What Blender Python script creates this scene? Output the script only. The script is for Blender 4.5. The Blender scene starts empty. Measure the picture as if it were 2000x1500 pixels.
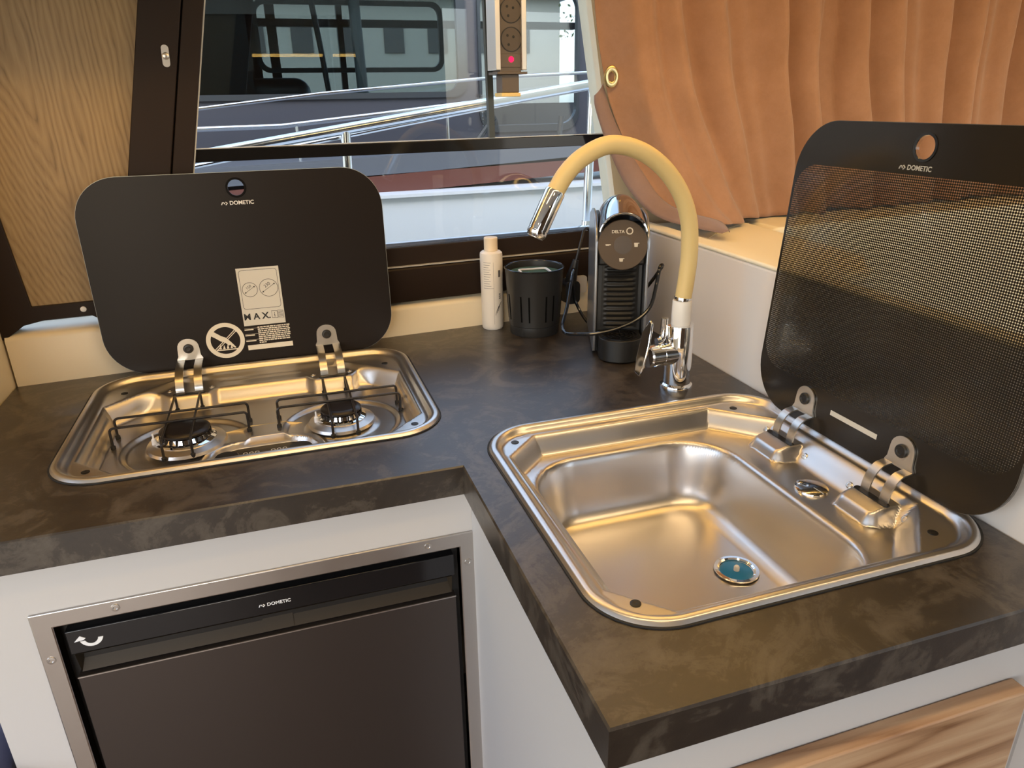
import bpy, bmesh, math, random
from mathutils import Matrix, Vector
from mathutils.geometry import tessellate_polygon
R = math.radians
Z0 = 0.9                      # worktop height; geometry below is written with the worktop at z = 0
S = bpy.context.scene
COL = S.collection
random.seed(4)

# ------------------------------------------------------------------ camera
yaw, pit, rol = 0.30703336, 0.3771251, -0.01853562
fw = Vector((math.sin(yaw)*math.cos(pit), math.cos(yaw)*math.cos(pit), -math.sin(pit)))
rt = Vector((math.cos(yaw), -math.sin(yaw), 0)); up = rt.cross(fw)
r2 = math.cos(rol)*rt + math.sin(rol)*up; u2 = -math.sin(rol)*rt + math.cos(rol)*up
cd = bpy.data.cameras.new('camera'); cd.sensor_width = 36; cd.lens = 36*1400/2000; cd.clip_start = .01
cam = bpy.data.objects.new('camera', cd); COL.objects.link(cam)
mw = Matrix((r2, u2, -fw)).transposed().to_4x4(); mw.translation = Vector((0, 0, .42+Z0)); cam.matrix_world = mw
S.camera = cam
# ------------------------------------------------------------------ world, exposure
W = bpy.data.worlds.new('sky'); S.world = W; W.use_nodes = True
nt = W.node_tree; bg = nt.nodes['Background']
sky = nt.nodes.new('ShaderNodeTexSky'); sky.sky_type = 'NISHITA'; sky.sun_disc = False
sky.sun_elevation = R(38); sky.sun_rotation = R(200); sky.dust_density = 2.0
pale = nt.nodes.new('ShaderNodeMix'); pale.data_type = 'RGBA'; pale.inputs[0].default_value = .45
pale.inputs[7].default_value = (1.6, 1.85, 2.1, 1)          # thin bright cloud over the clear sky
nt.links.new(sky.outputs[0], pale.inputs[6]); nt.links.new(pale.outputs[2], bg.inputs[0]); bg.inputs[1].default_value = .70
S.view_settings.view_transform = 'Standard'; S.view_settings.look = 'None'; S.view_settings.gamma = 1
S.view_settings.exposure = 0.48
S.view_settings.use_curve_mapping = False
S.cycles.sample_clamp_indirect = 6
S.cycles.max_bounces = 10; S.cycles.transparent_max_bounces = 16
def area(name, loc, rot, sx, sy, col, e):
    l = bpy.data.lights.new(name, 'AREA'); l.shape = 'RECTANGLE'; l.size = sx; l.size_y = sy; l.color = col; l.energy = e
    o = bpy.data.objects.new(name, l); COL.objects.link(o); o.location = (loc[0], loc[1], loc[2]+Z0); o.rotation_euler = rot
    return o
STRIP_E = 10.0
BAR_E = 9.0        # emission strength of the warm ceiling light bar     # emission strength of the warm strip under the overhead locker
LAMP_E = 45.0      # emission strength of the ceiling spots

# ------------------------------------------------------------------ helpers
def sst(a, b, x):
    t = max(0., min(1., (x-a)/(b-a))); return t*t*(3-2*t)
def rrect(w, h, r, n=10, cx=0, cy=0):
    p = []
    for (sx, sy, a0) in ((1, 1, 0), (-1, 1, 90), (-1, -1, 180), (1, -1, 270)):
        for k in range(n+1):
            a = R(a0+90*k/n)
            p.append((cx+sx*(w/2-r)+r*math.cos(a), cy+sy*(h/2-r)+r*math.sin(a)))
    return p
def circ(r, n=32, cx=0, cy=0, a0=0, ry=None):
    ry = r if ry is None else ry
    return [(cx+r*math.cos(a0+2*math.pi*k/n), cy+ry*math.sin(a0+2*math.pi*k/n)) for k in range(n)]
def smooth(pts, n=8):
    P = [Vector(p) for p in pts]; out = []
    for i in range(len(P)-1):
        p0 = P[max(i-1, 0)]; p1 = P[i]; p2 = P[i+1]; p3 = P[min(i+2, len(P)-1)]
        for k in range(n):
            t = k/n
            out.append(.5*((2*p1)+(p2-p0)*t+(2*p0-5*p1+4*p2-p3)*t*t+(3*p1-p0-3*p2+p3)*t**3))
    out.append(P[-1]); return out
class MB:
    def __init__(s, M=None): s.v = []; s.f = []; s.M = M or Matrix(); s.mi = []; s.cur = 0
    def add(s, vs, fs, M=None):
        o = len(s.v); m = s.M@M if M is not None else s.M
        s.v += [m@Vector(v) for v in vs]; s.f += [tuple(i+o for i in f) for f in fs]; s.mi += [s.cur]*len(fs)
        return s
    def box(s, x0, x1, y0, y1, z0, z1, M=None):
        v = [(x, y, z) for z in (z0, z1) for y in (y0, y1) for x in (x0, x1)]
        return s.add(v, [(0, 2, 3, 1), (4, 5, 7, 6), (0, 1, 5, 4), (2, 6, 7, 3), (0, 4, 6, 2), (1, 3, 7, 5)], M)
    def ext(s, loops, z0, z1, M=None, top=True, bot=True):
        flat = [p for l in loops for p in l]; n = len(flat)
        tri = tessellate_polygon([[Vector((p[0], p[1], 0)) for p in l] for l in loops])
        v = [(p[0], p[1], z0) for p in flat]+[(p[0], p[1], z1) for p in flat]; f = []
        if top: f += [(a+n, b+n, c+n) for a, b, c in tri]
        if bot: f += [(c, b, a) for a, b, c in tri]
        o = 0
        for l in loops:
            m = len(l)
            for i in range(m):
                j = (i+1) % m; f.append((o+i, o+j, n+o+j, n+o+i))
            o += m
        return s.add(v, f, M)
    def loft(s, rings, caps=True, M=None, closed=True):
        n = len(rings[0]); v = [p for r_ in rings for p in r_]; f = []
        for k in range(len(rings)-1):
            for i in range(n if closed else n-1):
                j = (i+1) % n; f.append((k*n+i, k*n+j, (k+1)*n+j, (k+1)*n+i))
        if caps and closed:
            f.append(tuple(range(n-1, -1, -1))); f.append(tuple((len(rings)-1)*n+i for i in range(n)))
        return s.add(v, f, M)
    def lathe(s, prof, n=32, M=None, caps=True):
        return s.loft([[(r*math.cos(2*math.pi*k/n), r*math.sin(2*math.pi*k/n), z) for k in range(n)] for r, z in prof], caps, M)
    def tube(s, path, r, n=12, M=None, caps=True):
        P = [Vector(p) for p in path]; rings = []; N = None
        for i, p in enumerate(P):
            t = (P[min(i+1, len(P)-1)]-P[max(i-1, 0)]).normalized()
            if N is None:
                a = Vector((0, 0, 1)) if abs(t.z) < .9 else Vector((1, 0, 0)); N = (a-t*a.dot(t)).normalized()
            else: N = (N-t*N.dot(t)).normalized()
            B = t.cross(N); rr = r[i] if isinstance(r, (list, tuple)) else r
            rings.append([p+N*rr*math.cos(2*math.pi*k/n)+B*rr*math.sin(2*math.pi*k/n) for k in range(n)])
        return s.loft(rings, caps, M)
    def grid(s, nu, nv, fn, M=None):
        v = [fn(i/nu, j/nv) for j in range(nv+1) for i in range(nu+1)]
        f = [(j*(nu+1)+i, j*(nu+1)+i+1, (j+1)*(nu+1)+i+1, (j+1)*(nu+1)+i) for j in range(nv) for i in range(nu)]
        return s.add(v, f, M)
    def strip(s, path, x0, x1, th, M=None):
        """a bent sheet-metal strip: path in the (y,z) plane, width x0..x1"""
        P = [Vector((0, p[0], p[1])) for p in path]; rings = []
        for i, p in enumerate(P):
            t = (P[min(i+1, len(P)-1)]-P[max(i-1, 0)]).normalized(); nn = Vector((0, -t.z, t.y))*th/2
            rings.append([(x0, p.y+nn.y, p.z+nn.z), (x1, p.y+nn.y, p.z+nn.z), (x1, p.y-nn.y, p.z-nn.z), (x0, p.y-nn.y, p.z-nn.z)])
        return s.loft(rings, True, M)
    def text(s, body, size, M, depth=.0003, bold=0., align='CENTER'):
        c = bpy.data.curves.new('lettering', 'FONT'); c.body = body; c.size = size; c.extrude = depth; c.offset = bold
        c.align_x = align; c.align_y = 'CENTER'; c.resolution_u = 3
        o = bpy.data.objects.new('lettering', c); me = bpy.data.meshes.new_from_object(o)
        s.add([v.co.copy() for v in me.vertices], [tuple(p.vertices) for p in me.polygons], M)
        bpy.data.objects.remove(o); bpy.data.curves.remove(c); bpy.data.meshes.remove(me)
        return s
ORG = {}
def _tag(o, label=None, cat=None, group=None, kind=None):
    if label: o['label'] = label
    if cat: o['category'] = cat
    if group: o['group'] = group
    if kind: o['kind'] = kind
def obj(name, mb, mat, parent=None, bevel=0, angle=35, seg=2, label=None, cat=None, group=None, kind=None, recalc=True, normals=None, flat=False):
    lo = [min(v[i] for v in mb.v) for i in range(3)]; hi = [max(v[i] for v in mb.v) for i in range(3)]
    org = Vector(((lo[0]+hi[0])/2, (lo[1]+hi[1])/2, lo[2]))
    me = bpy.data.meshes.new(name); me.from_pydata([v-org for v in mb.v], [], mb.f)
    for m in (mat if isinstance(mat, (list, tuple)) else [mat]): me.materials.append(m)
    if isinstance(mat, (list, tuple)): me.polygons.foreach_set('material_index', mb.mi)
    if recalc:
        bm = bmesh.new(); bm.from_mesh(me); bmesh.ops.remove_doubles(bm, verts=bm.verts, dist=1e-6); bmesh.ops.recalc_face_normals(bm, faces=bm.faces); bm.to_mesh(me); bm.free()
    if not flat:
        me.polygons.foreach_set('use_smooth', [True]*len(me.polygons))
        if normals: me.normals_split_custom_set_from_vertices(normals)
        else: me.set_sharp_from_angle(angle=R(angle))
    me.update()
    o = bpy.data.objects.new(name, me); COL.objects.link(o); ORG[o] = org
    if parent is None: o.location = org+Vector((0, 0, Z0))
    else: o.parent = parent; o.location = org-ORG[parent]
    if bevel:
        b = o.modifiers.new('Bevel', 'BEVEL'); b.width = bevel; b.segments = seg; b.limit_method = 'ANGLE'; b.angle_limit = R(40)
        b.harden_normals = False
    _tag(o, label, cat, group, kind)
    return o
def thing(name, loc, label=None, cat=None, group=None, kind=None):
    o = bpy.data.objects.new(name, None); o.empty_display_size = .05; COL.objects.link(o)
    ORG[o] = Vector(loc); o.location = Vector(loc)+Vector((0, 0, Z0)); _tag(o, label, cat, group, kind); return o
def copy_tree(o, off=None, parent=None, label=None, group=None):
    c = o.copy(); COL.objects.link(c)
    ORG[c] = ORG[o]+(off or Vector())
    if parent is not None: c.parent = parent
    if off is not None: c.location = o.location+off
    for ch in list(o.children): copy_tree(ch, None, c)
    if label: c['label'] = label
    if group: c['group'] = group
    return c
def frame(o, X, Y, Z):
    m = Matrix((Vector(X), Vector(Y), Vector(Z))).transposed().to_4x4(); m.translation = Vector(o); return m
T = Matrix.Translation

# ------------------------------------------------------------------ materials
def mat(name, col, rough=.5, metal=0., spec=.5, **k):
    m = bpy.data.materials.new(name); m.use_nodes = True; b = m.node_tree.nodes['Principled BSDF']
    b.inputs['Base Color'].default_value = (*col, 1); b.inputs['Roughness'].default_value = rough
    b.inputs['Metallic'].default_value = metal; b.inputs['Specular IOR Level'].default_value = spec
    for kk, v in k.items(): b.inputs[kk.replace('_', ' ')].default_value = v
    return m
def N(m, t, **k):
    n = m.node_tree.nodes.new(t)
    for a, v in k.items():
        if hasattr(n, a) and not a[0].isupper(): setattr(n, a, v)
        else: n.inputs[a.replace('_', ' ')].default_value = v
    return n
def LK(m, a, b): m.node_tree.links.new(a, b)
def BS(m): return m.node_tree.nodes['Principled BSDF']
def ramp(m, fac, stops):
    r_ = N(m, 'ShaderNodeValToRGB'); e = r_.color_ramp.elements
    while len(e) < len(stops): e.new(.5)
    for el, (p, c) in zip(e, stops): el.position = p; el.color = (*c, 1)
    LK(m, fac, r_.inputs['Fac']); return r_.outputs['Color']
def noise(m, scale, detail=4, rough=.5, vec=None, dist=0.):
    n = N(m, 'ShaderNodeTexNoise'); n.inputs['Scale'].default_value = scale; n.inputs['Detail'].default_value = detail
    n.inputs['Roughness'].default_value = rough; n.inputs['Distortion'].default_value = dist
    if vec is None:
        tc = N(m, 'ShaderNodeTexCoord'); vec = tc.outputs['Object']
    LK(m, vec, n.inputs['Vector']); return n.outputs['Fac']
def bump(m, h, strength, dist=.001):
    b = N(m, 'ShaderNodeBump'); b.inputs['Strength'].default_value = strength; b.inputs['Distance'].default_value = dist
    LK(m, h, b.inputs['Height']); LK(m, b.outputs['Normal'], BS(m).inputs['Normal'])
def mapping(m, scale=(1, 1, 1), rot=(0, 0, 0), loc=(0, 0, 0)):
    tc = N(m, 'ShaderNodeTexCoord'); mp = N(m, 'ShaderNodeMapping')
    mp.inputs['Scale'].default_value = scale; mp.inputs['Rotation'].default_value = rot; mp.inputs['Location'].default_value = loc
    LK(m, tc.outputs['Object'], mp.inputs['Vector']); return mp.outputs['Vector']

def m_counter():
    m = mat('stone_laminate', (.05, .04, .03), .40, 0, .7); BS(m).inputs['Coat Weight'].default_value = .35; BS(m).inputs['Coat Roughness'].default_value = .30; BS(m).inputs['Coat IOR'].default_value = 1.5
    a = noise(m, 10, 9, .68, dist=1.8); b = noise(m, 60, 5, .75, dist=1.2)
    mx = N(m, 'ShaderNodeMath', operation='MULTIPLY_ADD'); LK(m, b, mx.inputs[0]); mx.inputs[1].default_value = .35; LK(m, a, mx.inputs[2])
    c = ramp(m, mx.outputs[0], [(.50, (.017, .0115, .0075)), (.675, (.026, .018, .0115)), (.725, (.052, .040, .028)), (.86, (.080, .064, .048))])
    LK(m, c, BS(m).inputs['Base Color'])
    bump(m, noise(m, 330, 3, .6), .30, .0004); return m
def m_steel(name='brushed_steel', rough=.24, col=(.62, .59, .55)):
    m = mat(name, col, rough, 1.)
    r_ = noise(m, 30, 3, .6); mr = N(m, 'ShaderNodeMapRange'); LK(m, r_, mr.inputs['Value'])
    mr.inputs['To Min'].default_value = rough*.85; mr.inputs['To Max'].default_value = rough*1.2
    LK(m, mr.outputs[0], BS(m).inputs['Roughness']); return m
def m_wood(name, axis, c0, c1, c2, rough=.42, scale=1., lean=0.):
    """veneer, the grain running along the given object axis"""
    m = mat(name, c1, rough)
    sc = {'z': (26, 26, 1.5), 'x': (1.3, 26, 26)}[axis]
    v = mapping(m, tuple(s*scale for s in sc), (0, lean, 0))
    n1 = noise(m, .55, 2, .5, v, .2); n2 = noise(m, 3.2, 6, .7, v)
    mm = N(m, 'ShaderNodeMath', operation='MULTIPLY'); LK(m, n1, mm.inputs[0]); mm.inputs[1].default_value = 9.
    fr = N(m, 'ShaderNodeMath', operation='PINGPONG'); LK(m, mm.outputs[0], fr.inputs[0]); fr.inputs[1].default_value = .5
    ad = N(m, 'ShaderNodeMath', operation='MULTIPLY_ADD'); LK(m, n2, ad.inputs[0]); ad.inputs[1].default_value = .9; LK(m, fr.outputs[0], ad.inputs[2])
    c = ramp(m, ad.outputs[0], [(.3, c0), (.6, c1), (1.0, c2)])
    LK(m, c, BS(m).inputs['Base Color']); bump(m, n2, .08, .0005); return m
def m_oak():
    """oak veneer with a cathedral figure opening upwards"""
    m = mat('oak_veneer', (.33, .2, .08), .42); v = mapping(m, (1, 1, 1), (0, R(10), 0), (.035, 0, 0)); sp = N(m, 'ShaderNodeSeparateXYZ'); LK(m, v, sp.inputs[0])
    def mth(op, a, b=None, c=None):
        n = N(m, 'ShaderNodeMath', operation=op)
        for i, x in enumerate((a, b, c)):
            if x is None: continue
            if isinstance(x, (int, float)): n.inputs[i].default_value = x
            else: LK(m, x, n.inputs[i])
        return n.outputs[0]
    stv = mapping(m, (1, 1, .22), (0, R(10), 0)); wob = noise(m, 11, 4, .6, stv); grain = noise(m, 150, 4, .7, mapping(m, (1, 1, .05), (0, R(10), 0)))
    x = mth('MULTIPLY', sp.outputs['X'], 34.); h = mth('SUBTRACT', mth('SQRT', mth('ADD', mth('MULTIPLY', x, x), .10)), mth('MULTIPLY', sp.outputs['Z'], 5.2))
    h = mth('MULTIPLY_ADD', wob, 1.9, h)
    ringv = mth('PINGPONG', mth('MULTIPLY', h, 3.6), .5)
    val = mth('MULTIPLY_ADD', ringv, .95, mth('MULTIPLY', grain, .75))
    LK(m, ramp(m, val, [(.22, (.16, .098, .036)), (.46, (.275, .178, .072)), (.95, (.37, .255, .118))]), BS(m).inputs['Base Color']); return m
def fresnel_node(m):
    """the same reflectance from both faces of a thin pane"""
    t = m.node_tree; fr = t.nodes.new('ShaderNodeFresnel'); ge = t.nodes.new('ShaderNodeNewGeometry'); mr = t.nodes.new('ShaderNodeMapRange')
    t.links.new(ge.outputs['Backfacing'], mr.inputs['Value']); mr.inputs['To Min'].default_value = 1.45; mr.inputs['To Max'].default_value = 1/1.45
    t.links.new(mr.outputs[0], fr.inputs['IOR']); return fr
def m_glass(name, tint=(.96, .98, .98), rough=.0, spec=.16):
    m = bpy.data.materials.new(name); m.use_nodes = True; t = m.node_tree; t.nodes.remove(t.nodes['Principled BSDF'])
    out = t.nodes['Material Output']; tr = t.nodes.new('ShaderNodeBsdfTransparent'); tr.inputs[0].default_value = (*tint, 1)
    gl = t.nodes.new('ShaderNodeBsdfGlossy'); gl.inputs['Roughness'].default_value = rough
    fr = fresnel_node(m)
    mx = t.nodes.new('ShaderNodeMixShader')
    t.links.new(fr.outputs[0], mx.inputs[0]); t.links.new(tr.outputs[0], mx.inputs[1]); t.links.new(gl.outputs[0], mx.inputs[2])
    t.links.new(mx.outputs[0], out.inputs[0]); return m
def m_frit():
    """glass printed with a lattice of black dots; solid black at the top band and the lower edge"""
    m = mat('dotted_black_glass', (.016, .0125, .009), .2, 0, .4)
    t = m.node_tree; out = t.nodes['Material Output']
    tc = N(m, 'ShaderNodeTexCoord'); sp = N(m, 'ShaderNodeSeparateXYZ'); LK(m, tc.outputs['Object'], sp.inputs[0])
    def mth(op, a, b=None, c=None):
        n = N(m, 'ShaderNodeMath', operation=op)
        for i, x in enumerate((a, b, c)):
            if x is None: continue
            if isinstance(x, (int, float)): n.inputs[i].default_value = x
            else: LK(m, x, n.inputs[i])
        return n.outputs[0]
    p = .0027
    fy = mth('SUBTRACT', mth('FRACT', mth('DIVIDE', sp.outputs['Y'], p)), .5)
    fz = mth('SUBTRACT', mth('FRACT', mth('DIVIDE', sp.outputs['Z'], p)), .5)
    d = mth('SQRT', mth('ADD', mth('MULTIPLY', fy, fy), mth('MULTIPLY', fz, fz)))
    # printed dots grow towards the lower edge
    rad = mth('MULTIPLY_ADD', mth('SUBTRACT', .33, sp.outputs['Z']), .20, .472)
    clear = mth('GREATER_THAN', d, rad)
    # region of the lattice: rounded rectangle around (0, .195)
    ay = mth('MAXIMUM', mth('SUBTRACT', mth('ABSOLUTE', sp.outputs['Y']), .16), 0.)
    az = mth('MAXIMUM', mth('SUBTRACT', mth('ABSOLUTE', mth('SUBTRACT', sp.outputs['Z'], .193)), .101), 0.)
    inside = mth('LESS_THAN', mth('SQRT', mth('ADD', mth('MULTIPLY', ay, ay), mth('MULTIPLY', az, az))), .036)
    k = mth('MULTIPLY', clear, inside)
    tr = t.nodes.new('ShaderNodeBsdfTransparent'); tr.inputs[0].default_value = (.9, .9, .88, 1)
    gl = t.nodes.new('ShaderNodeBsdfGlossy'); gl.inputs['Roughness'].default_value = .03
    fr = fresnel_node(m)
    m1 = t.nodes.new('ShaderNodeMixShader'); LK(m, fr.outputs[0], m1.inputs[0]); LK(m, tr.outputs[0], m1.inputs[1]); LK(m, gl.outputs[0], m1.inputs[2])
    mx = t.nodes.new('ShaderNodeMixShader'); LK(m, k, mx.inputs[0]); LK(m, BS(m).outputs[0], mx.inputs[1]); LK(m, m1.outputs[0], mx.inputs[2])
    LK(m, mx.outputs[0], out.inputs[0]); return m
def emit(name, col, e):
    m = bpy.data.materials.new(name); m.use_nodes = True; t = m.node_tree; t.nodes.remove(t.nodes['Principled BSDF'])
    n = t.nodes.new('ShaderNodeEmission'); n.inputs[0].default_value = (*col, 1); n.inputs[1].default_value = e
    t.links.new(n.outputs[0], t.nodes['Material Output'].inputs[0]); return m
def m_fabric(name, c0, c1, rough=.9):
    m = mat(name, c0, rough, 0, .2); m.node_tree.nodes['Principled BSDF'].inputs['Sheen Weight'].default_value = .25
    c = ramp(m, noise(m, 18, 6, .75), [(.3, c0), (.7, c1)]); LK(m, c, BS(m).inputs['Base Color'])
    bump(m, noise(m, 700, 2, .5), .25, .0006); return m

COUNTER = m_counter(); STEEL = m_steel('brushed_steel', .31, (.68, .65, .62)); BRACKET = m_steel('bracket_steel', .3, (.66, .63, .58)); FRAME_STEEL = m_steel('frame_steel', .34, (.56, .53, .5))
CHROME = mat('chrome', (.86, .86, .87), .04, 1.); CHROME_DARK = mat('smoked_chrome', (.55, .57, .6), .08, 1.)
CREAM = mat('cream_gelcoat', (.74, .64, .46), .35); WHITE = mat('white_panel', (.56, .54, .525), .45); CEIL = mat('ceiling_liner', (.80, .77, .72), .7)
GREYWALL = mat('greige_panel', (.76, .70, .65), .6)
BLACKTRIM = mat('dark_brown_trim', (.022, .0135, .0095), .45, 0, .18); BLACK = mat('black_plastic', (.010, .0095, .009), .42); GLOSSBLACK = mat('gloss_black', (.008, .008, .009), .1)
RUBBER = mat('black_rubber', (.012, .012, .012), .7); ENAMEL = mat('black_enamel', (.012, .009, .008), .35)
LIDGLASS = mat('black_printed_glass', (.014, .0105, .009), .36, 0, .2); FRIT = m_frit()
LIDCLEAR = m_glass('clear_lid_glass', (.93, .94, .93))
WOOD = m_oak()
# clear part of the sink lid, then the door veneer
DOORWOOD = m_wood('walnut_veneer', 'x', (.20, .09, .035), (.42, .24, .125), (.55, .36, .21), .45)
PRINT = mat('pale_print', (.72, .66, .54), .6); STICK = mat('pale_sticker', (.60, .57, .50), .55); INK = mat('black_ink', (.012, .012, .012), .6); WHITEPRINT = mat('white_print', (.8, .8, .8), .6)
HOSE = mat('beige_silicone', (.74, .56, .25), .5); FROST = mat('frosted_sleeve', (.80, .78, .74), .35)
CURTAIN = m_fabric('rust_curtain_cloth', (.32, .172, .098), (.39, .218, .135)); CURTAIN_BACK = m_fabric('mauve_curtain_lining', (.25, .165, .14), (.29, .195, .17))
LEATHER = mat('cream_leatherette', (.88, .80, .60), .5); BLUE = m_fabric('blue_upholstery', (.05, .06, .13), (.07, .08, .16))
GLASS = m_glass('window_glass'); PALE_EDGE = mat('pale_edge', (.5, .5, .48), .6)  # pale grey also used for painted edge highlights
BRASS = mat('brass', (.72, .58, .30), .25, 1.); DARKSTEEL = mat('fridge_panel', (.10, .085, .078), .36, .85); SILVER = mat('silver_plastic', (.32, .33, .35), .28, .75)
DISC = mat('brown_grey_disc', (.10, .070, .046), .5, 0, .25); RIB = mat('black_rib', (.010, .009, .008), .38, 0, .35)
GLOW = emit('warm_strip_glow', (1., .57, .15), STRIP_E); LAMPGLOW = emit('warm_lamp_glow', (1., .66, .3), LAMP_E)
REDLED = emit('red_led', (1., .01, .05), 2.5); AMBER = mat('amber_cap', (.75, .55, .2), .3)
SOCK = mat('brown_grey_socket', (.11, .085, .065), .45); ALU = mat('aluminium', (.72, .68, .62), .4, .8)
BOTTLE = mat('white_bottle', (.78, .72, .64), .4); CAPM = mat('cream_cap', (.80, .66, .48), .45)
GREEN = mat('dark_green_sponge', (.03, .075, .045), .9); TEAL = mat('teal_plastic', (.005, .17, .40), .25)
GEL = mat('boat_gelcoat', (.78, .81, .84), .35); MAHOG = mat('mahogany_band', (.13, .045, .032), .35); BOATGREY = mat('boat_grey', (.11, .12, .14), .4)
BOATDARK = mat('boat_dark_trim', (.02, .025, .03), .4); BOATIN = mat('boat_interior', (.10, .10, .105), .7); RAIL = mat('polished_rail', (.82, .83, .84), .14, 1.)
WATER = mat('harbour_water', (.03, .05, .055), .08); BUILD = mat('pale_building', (.30, .31, .29), .8); LEAF = mat('leaf_green', (.05, .08, .03), .8); BARK = mat('bark', (.06, .045, .03), .9)
FLOORM = m_wood('floor_boards', 'x', (.06, .03, .015), (.10, .055, .03), (.14, .08, .045))

# ------------------------------------------------------------------ frames of reference of the two tilted planes
P0 = Vector((-.4375, 1.280, 0)); wa = math.atan2(.077, 1.04)
DB = Vector((math.cos(wa), math.sin(wa), 0)); NB = Vector((-math.sin(wa), math.cos(wa), 0))
BK = frame(P0, DB, NB, (0, 0, 1))                   # x along the window wall, y outwards, z up
XYZ_sz = Matrix(((1, 0, 0, 0), (0, 0, 1, 0), (0, 1, 0, 0), (0, 0, 0, 1)))   # ext() polygons given as (s, z), depth along y
BKP = BK@XYZ_sz

# ------------------------------------------------------------------ room shell
def wall_box(name, mb, m, **k): return obj(name, mb, m, kind='structure', flat=True, **k)
wall_box('floor', MB().box(-1.6, 2.7, -1.7, 1.5, -.95, -.9), FLOORM)
wall_box('ceiling', MB().box(-1.6, 2.7, -1.7, 1.40, 1.05, 1.08), CEIL)
wall_box('wall_back_left', MB().box(-1.6, -.4905, 1.25, 1.30, -.9, 1.05), CREAM)
wall_box('wall_left', MB().box(-.49, -.4415, .92, 1.30, -.9, 1.05), CREAM)
w = MB(); w.box(-1.6, -1.55, -1.7, 1.3, -.9, -.1); w.box(-1.6, -1.55, -1.7, 1.3, .85, 1.05); w.box(-1.6, -1.55, -1.7, -1.6, -.1, .85); w.box(-1.6, -1.55, .8, 1.3, -.1, .85)  # unseen opening added on this side to brighten the inner side panel
wall_box('wall_outer', w, CREAM)
# bulkhead behind the viewer: an open doorway on the left, a big window on the right, both shaped for daylight, dark veneer to dim reflections
w = MB(); w.box(-1.6, -1.5, -1.7, -1.65, -.9, 1.05); w.box(-1.5, -.45, -1.7, -1.65, .95, 1.05); w.box(2.6, 2.7, -1.7, -1.65, -.9, 1.05)
w.box(1.5, 2.6, -1.7, -1.65, -.9, -.6); w.box(1.5, 2.6, -1.7, -1.65, .92, 1.05); w.box(-.45, 1.5, -1.7, -1.65, -.9, 1.05)
wall_box('wall_front', w, mat('dark_veneer_bulkhead', (.075, .045, .026), .5))
w = MB(); w.box(2.65, 2.7, -1.7, 1.5, -.9, .1); w.box(2.65, 2.7, -1.7, 1.5, .8, 1.05); w.box(2.65, 2.7, .6, 1.5, .1, .8); w.box(2.65, 2.7, -1.7, -1.4, .1, .8)
wall_box('wall_far', w, CREAM)
# moulded back wall below the window: a low ledge that rises at the left
prof_s = [0, .06, .11, .125, .14, .155, .17, .185, .20, .22, .4, .8, 1.1]
rings = []
for s_ in prof_s:
    h = .057+.027*(1-sst(.125, .205, s_)); d = .012+.014*(1-sst(.125, .205, s_))
    rings.append([(s_, 0, -.035), (s_, 0, h-.008), (s_, .002, h-.003), (s_, .007, h), (s_, d+.02, h+.008), (s_, .05, h+.008), (s_, .05, -.035)])
obj('wall_back', MB(BK).loft(rings), CREAM, kind='structure', angle=50)
w = MB(BK); w.box(-.1, 1.10, .03, .06, -.9, .075)
wall_box('wall_back_base', w, CREAM)
# cream jamb right of the window and the wall behind the curtain
def sj(z): return 1.080+(.334-z)*.18 if z > .2 else 1.104
jp = [(1.15-.03, .06), (3.2, .06), (3.2, 1.05), (sj(.9), 1.05), (sj(.9), .90), (sj(.58), .58), (sj(.334), .334), (sj(.2), .2), (1.104, .06)]
obj('wall_jamb', MB(BKP).ext([jp], -.002, .05), CREAM, kind='structure', flat=True)
wall_box('wall_back_low', MB(BK).box(1.1, 3.2, .0, .05, -.9, .06), CREAM)
wall_box('wall_back_top', MB(BK).box(-.1, 1.02, .0, .05, .90, 1.05), CREAM)

# half wall on the right
hw = MB(); hw.box(.6655, .690, .30, 1.358, -.9, .186)
obj('wall_right', hw, GREYWALL, kind='structure', bevel=.004)
obj('trim_1', MB().box(.6645, .699, .30, 1.357, .1855, .1925), LEATHER, kind='structure', bevel=.003)

# ------------------------------------------------------------------ window with dark trim
win = thing('window_1', BK@Vector((.7, 0, .07)), kind='structure')
prof = [(.004, .064), (-.001, .074), (-.001, .127), (.002, .131), (.012, .1325), (.014, .166), (.018, .169), (.05, .169), (.05, .064)]
obj('sill', MB(BK).loft([[(s_, o_, z_) for o_, z_ in prof] for s_ in (.19, 1.103)]), BLACKTRIM, win, bevel=.0015)
obj('edge_highlight', MB(BK).box(.33, 1.103, -.0005, .011, .1322, .1330), PALE_EDGE, win, label='pale highlight strip along the chipped edge of the dark sill')  # pale strip stands in for the highlight on the chipped sill edge
def sl(z): return .2256+.2447*(z-.329)
def sr(z): return .3211+.2295*(z-.334)
def sg(z): return sl(z)+.66*(sr(z)-sl(z))
def post(a, b, o0, o1): return MB(BKP).ext([[(a(.115), .115), (b(.115), .115), (b(.91), .91), (a(.91), .91)]], o0, o1)
obj('post', post(sl, lambda z: sg(z)-.001, -.008, .008), BLACKTRIM, win, bevel=.0015)
obj('post', post(sl, sr, .0081, .03), BLACKTRIM, win)
obj('post', post(lambda z: sg(z)+.001, sr, -.005, .008), BLACKTRIM, win, bevel=.0015)
obj('edge_highlight', post(sr, lambda z: sr(z)+.0022, -.002, .02), PALE_EDGE, win)  # thin pale strip put in for the bright highlight along the glass edge
obj('rail', MB(BK).box(.30, 1.088, .004, .022, .3345, .3545), GLOSSBLACK, win, bevel=.001)
obj('rail_edge', MB(BK).box(.322, 1.085, .003, .010, .3548, .3562), PALE_EDGE, win)
obj('mullion', MB(BKP).ext([[(.8315, .356), (.8420, .356), (.8330, .91), (.8210, .91)]], .001, .012), mat('smoked_seal', (.045, .05, .045), .3), win)
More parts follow.
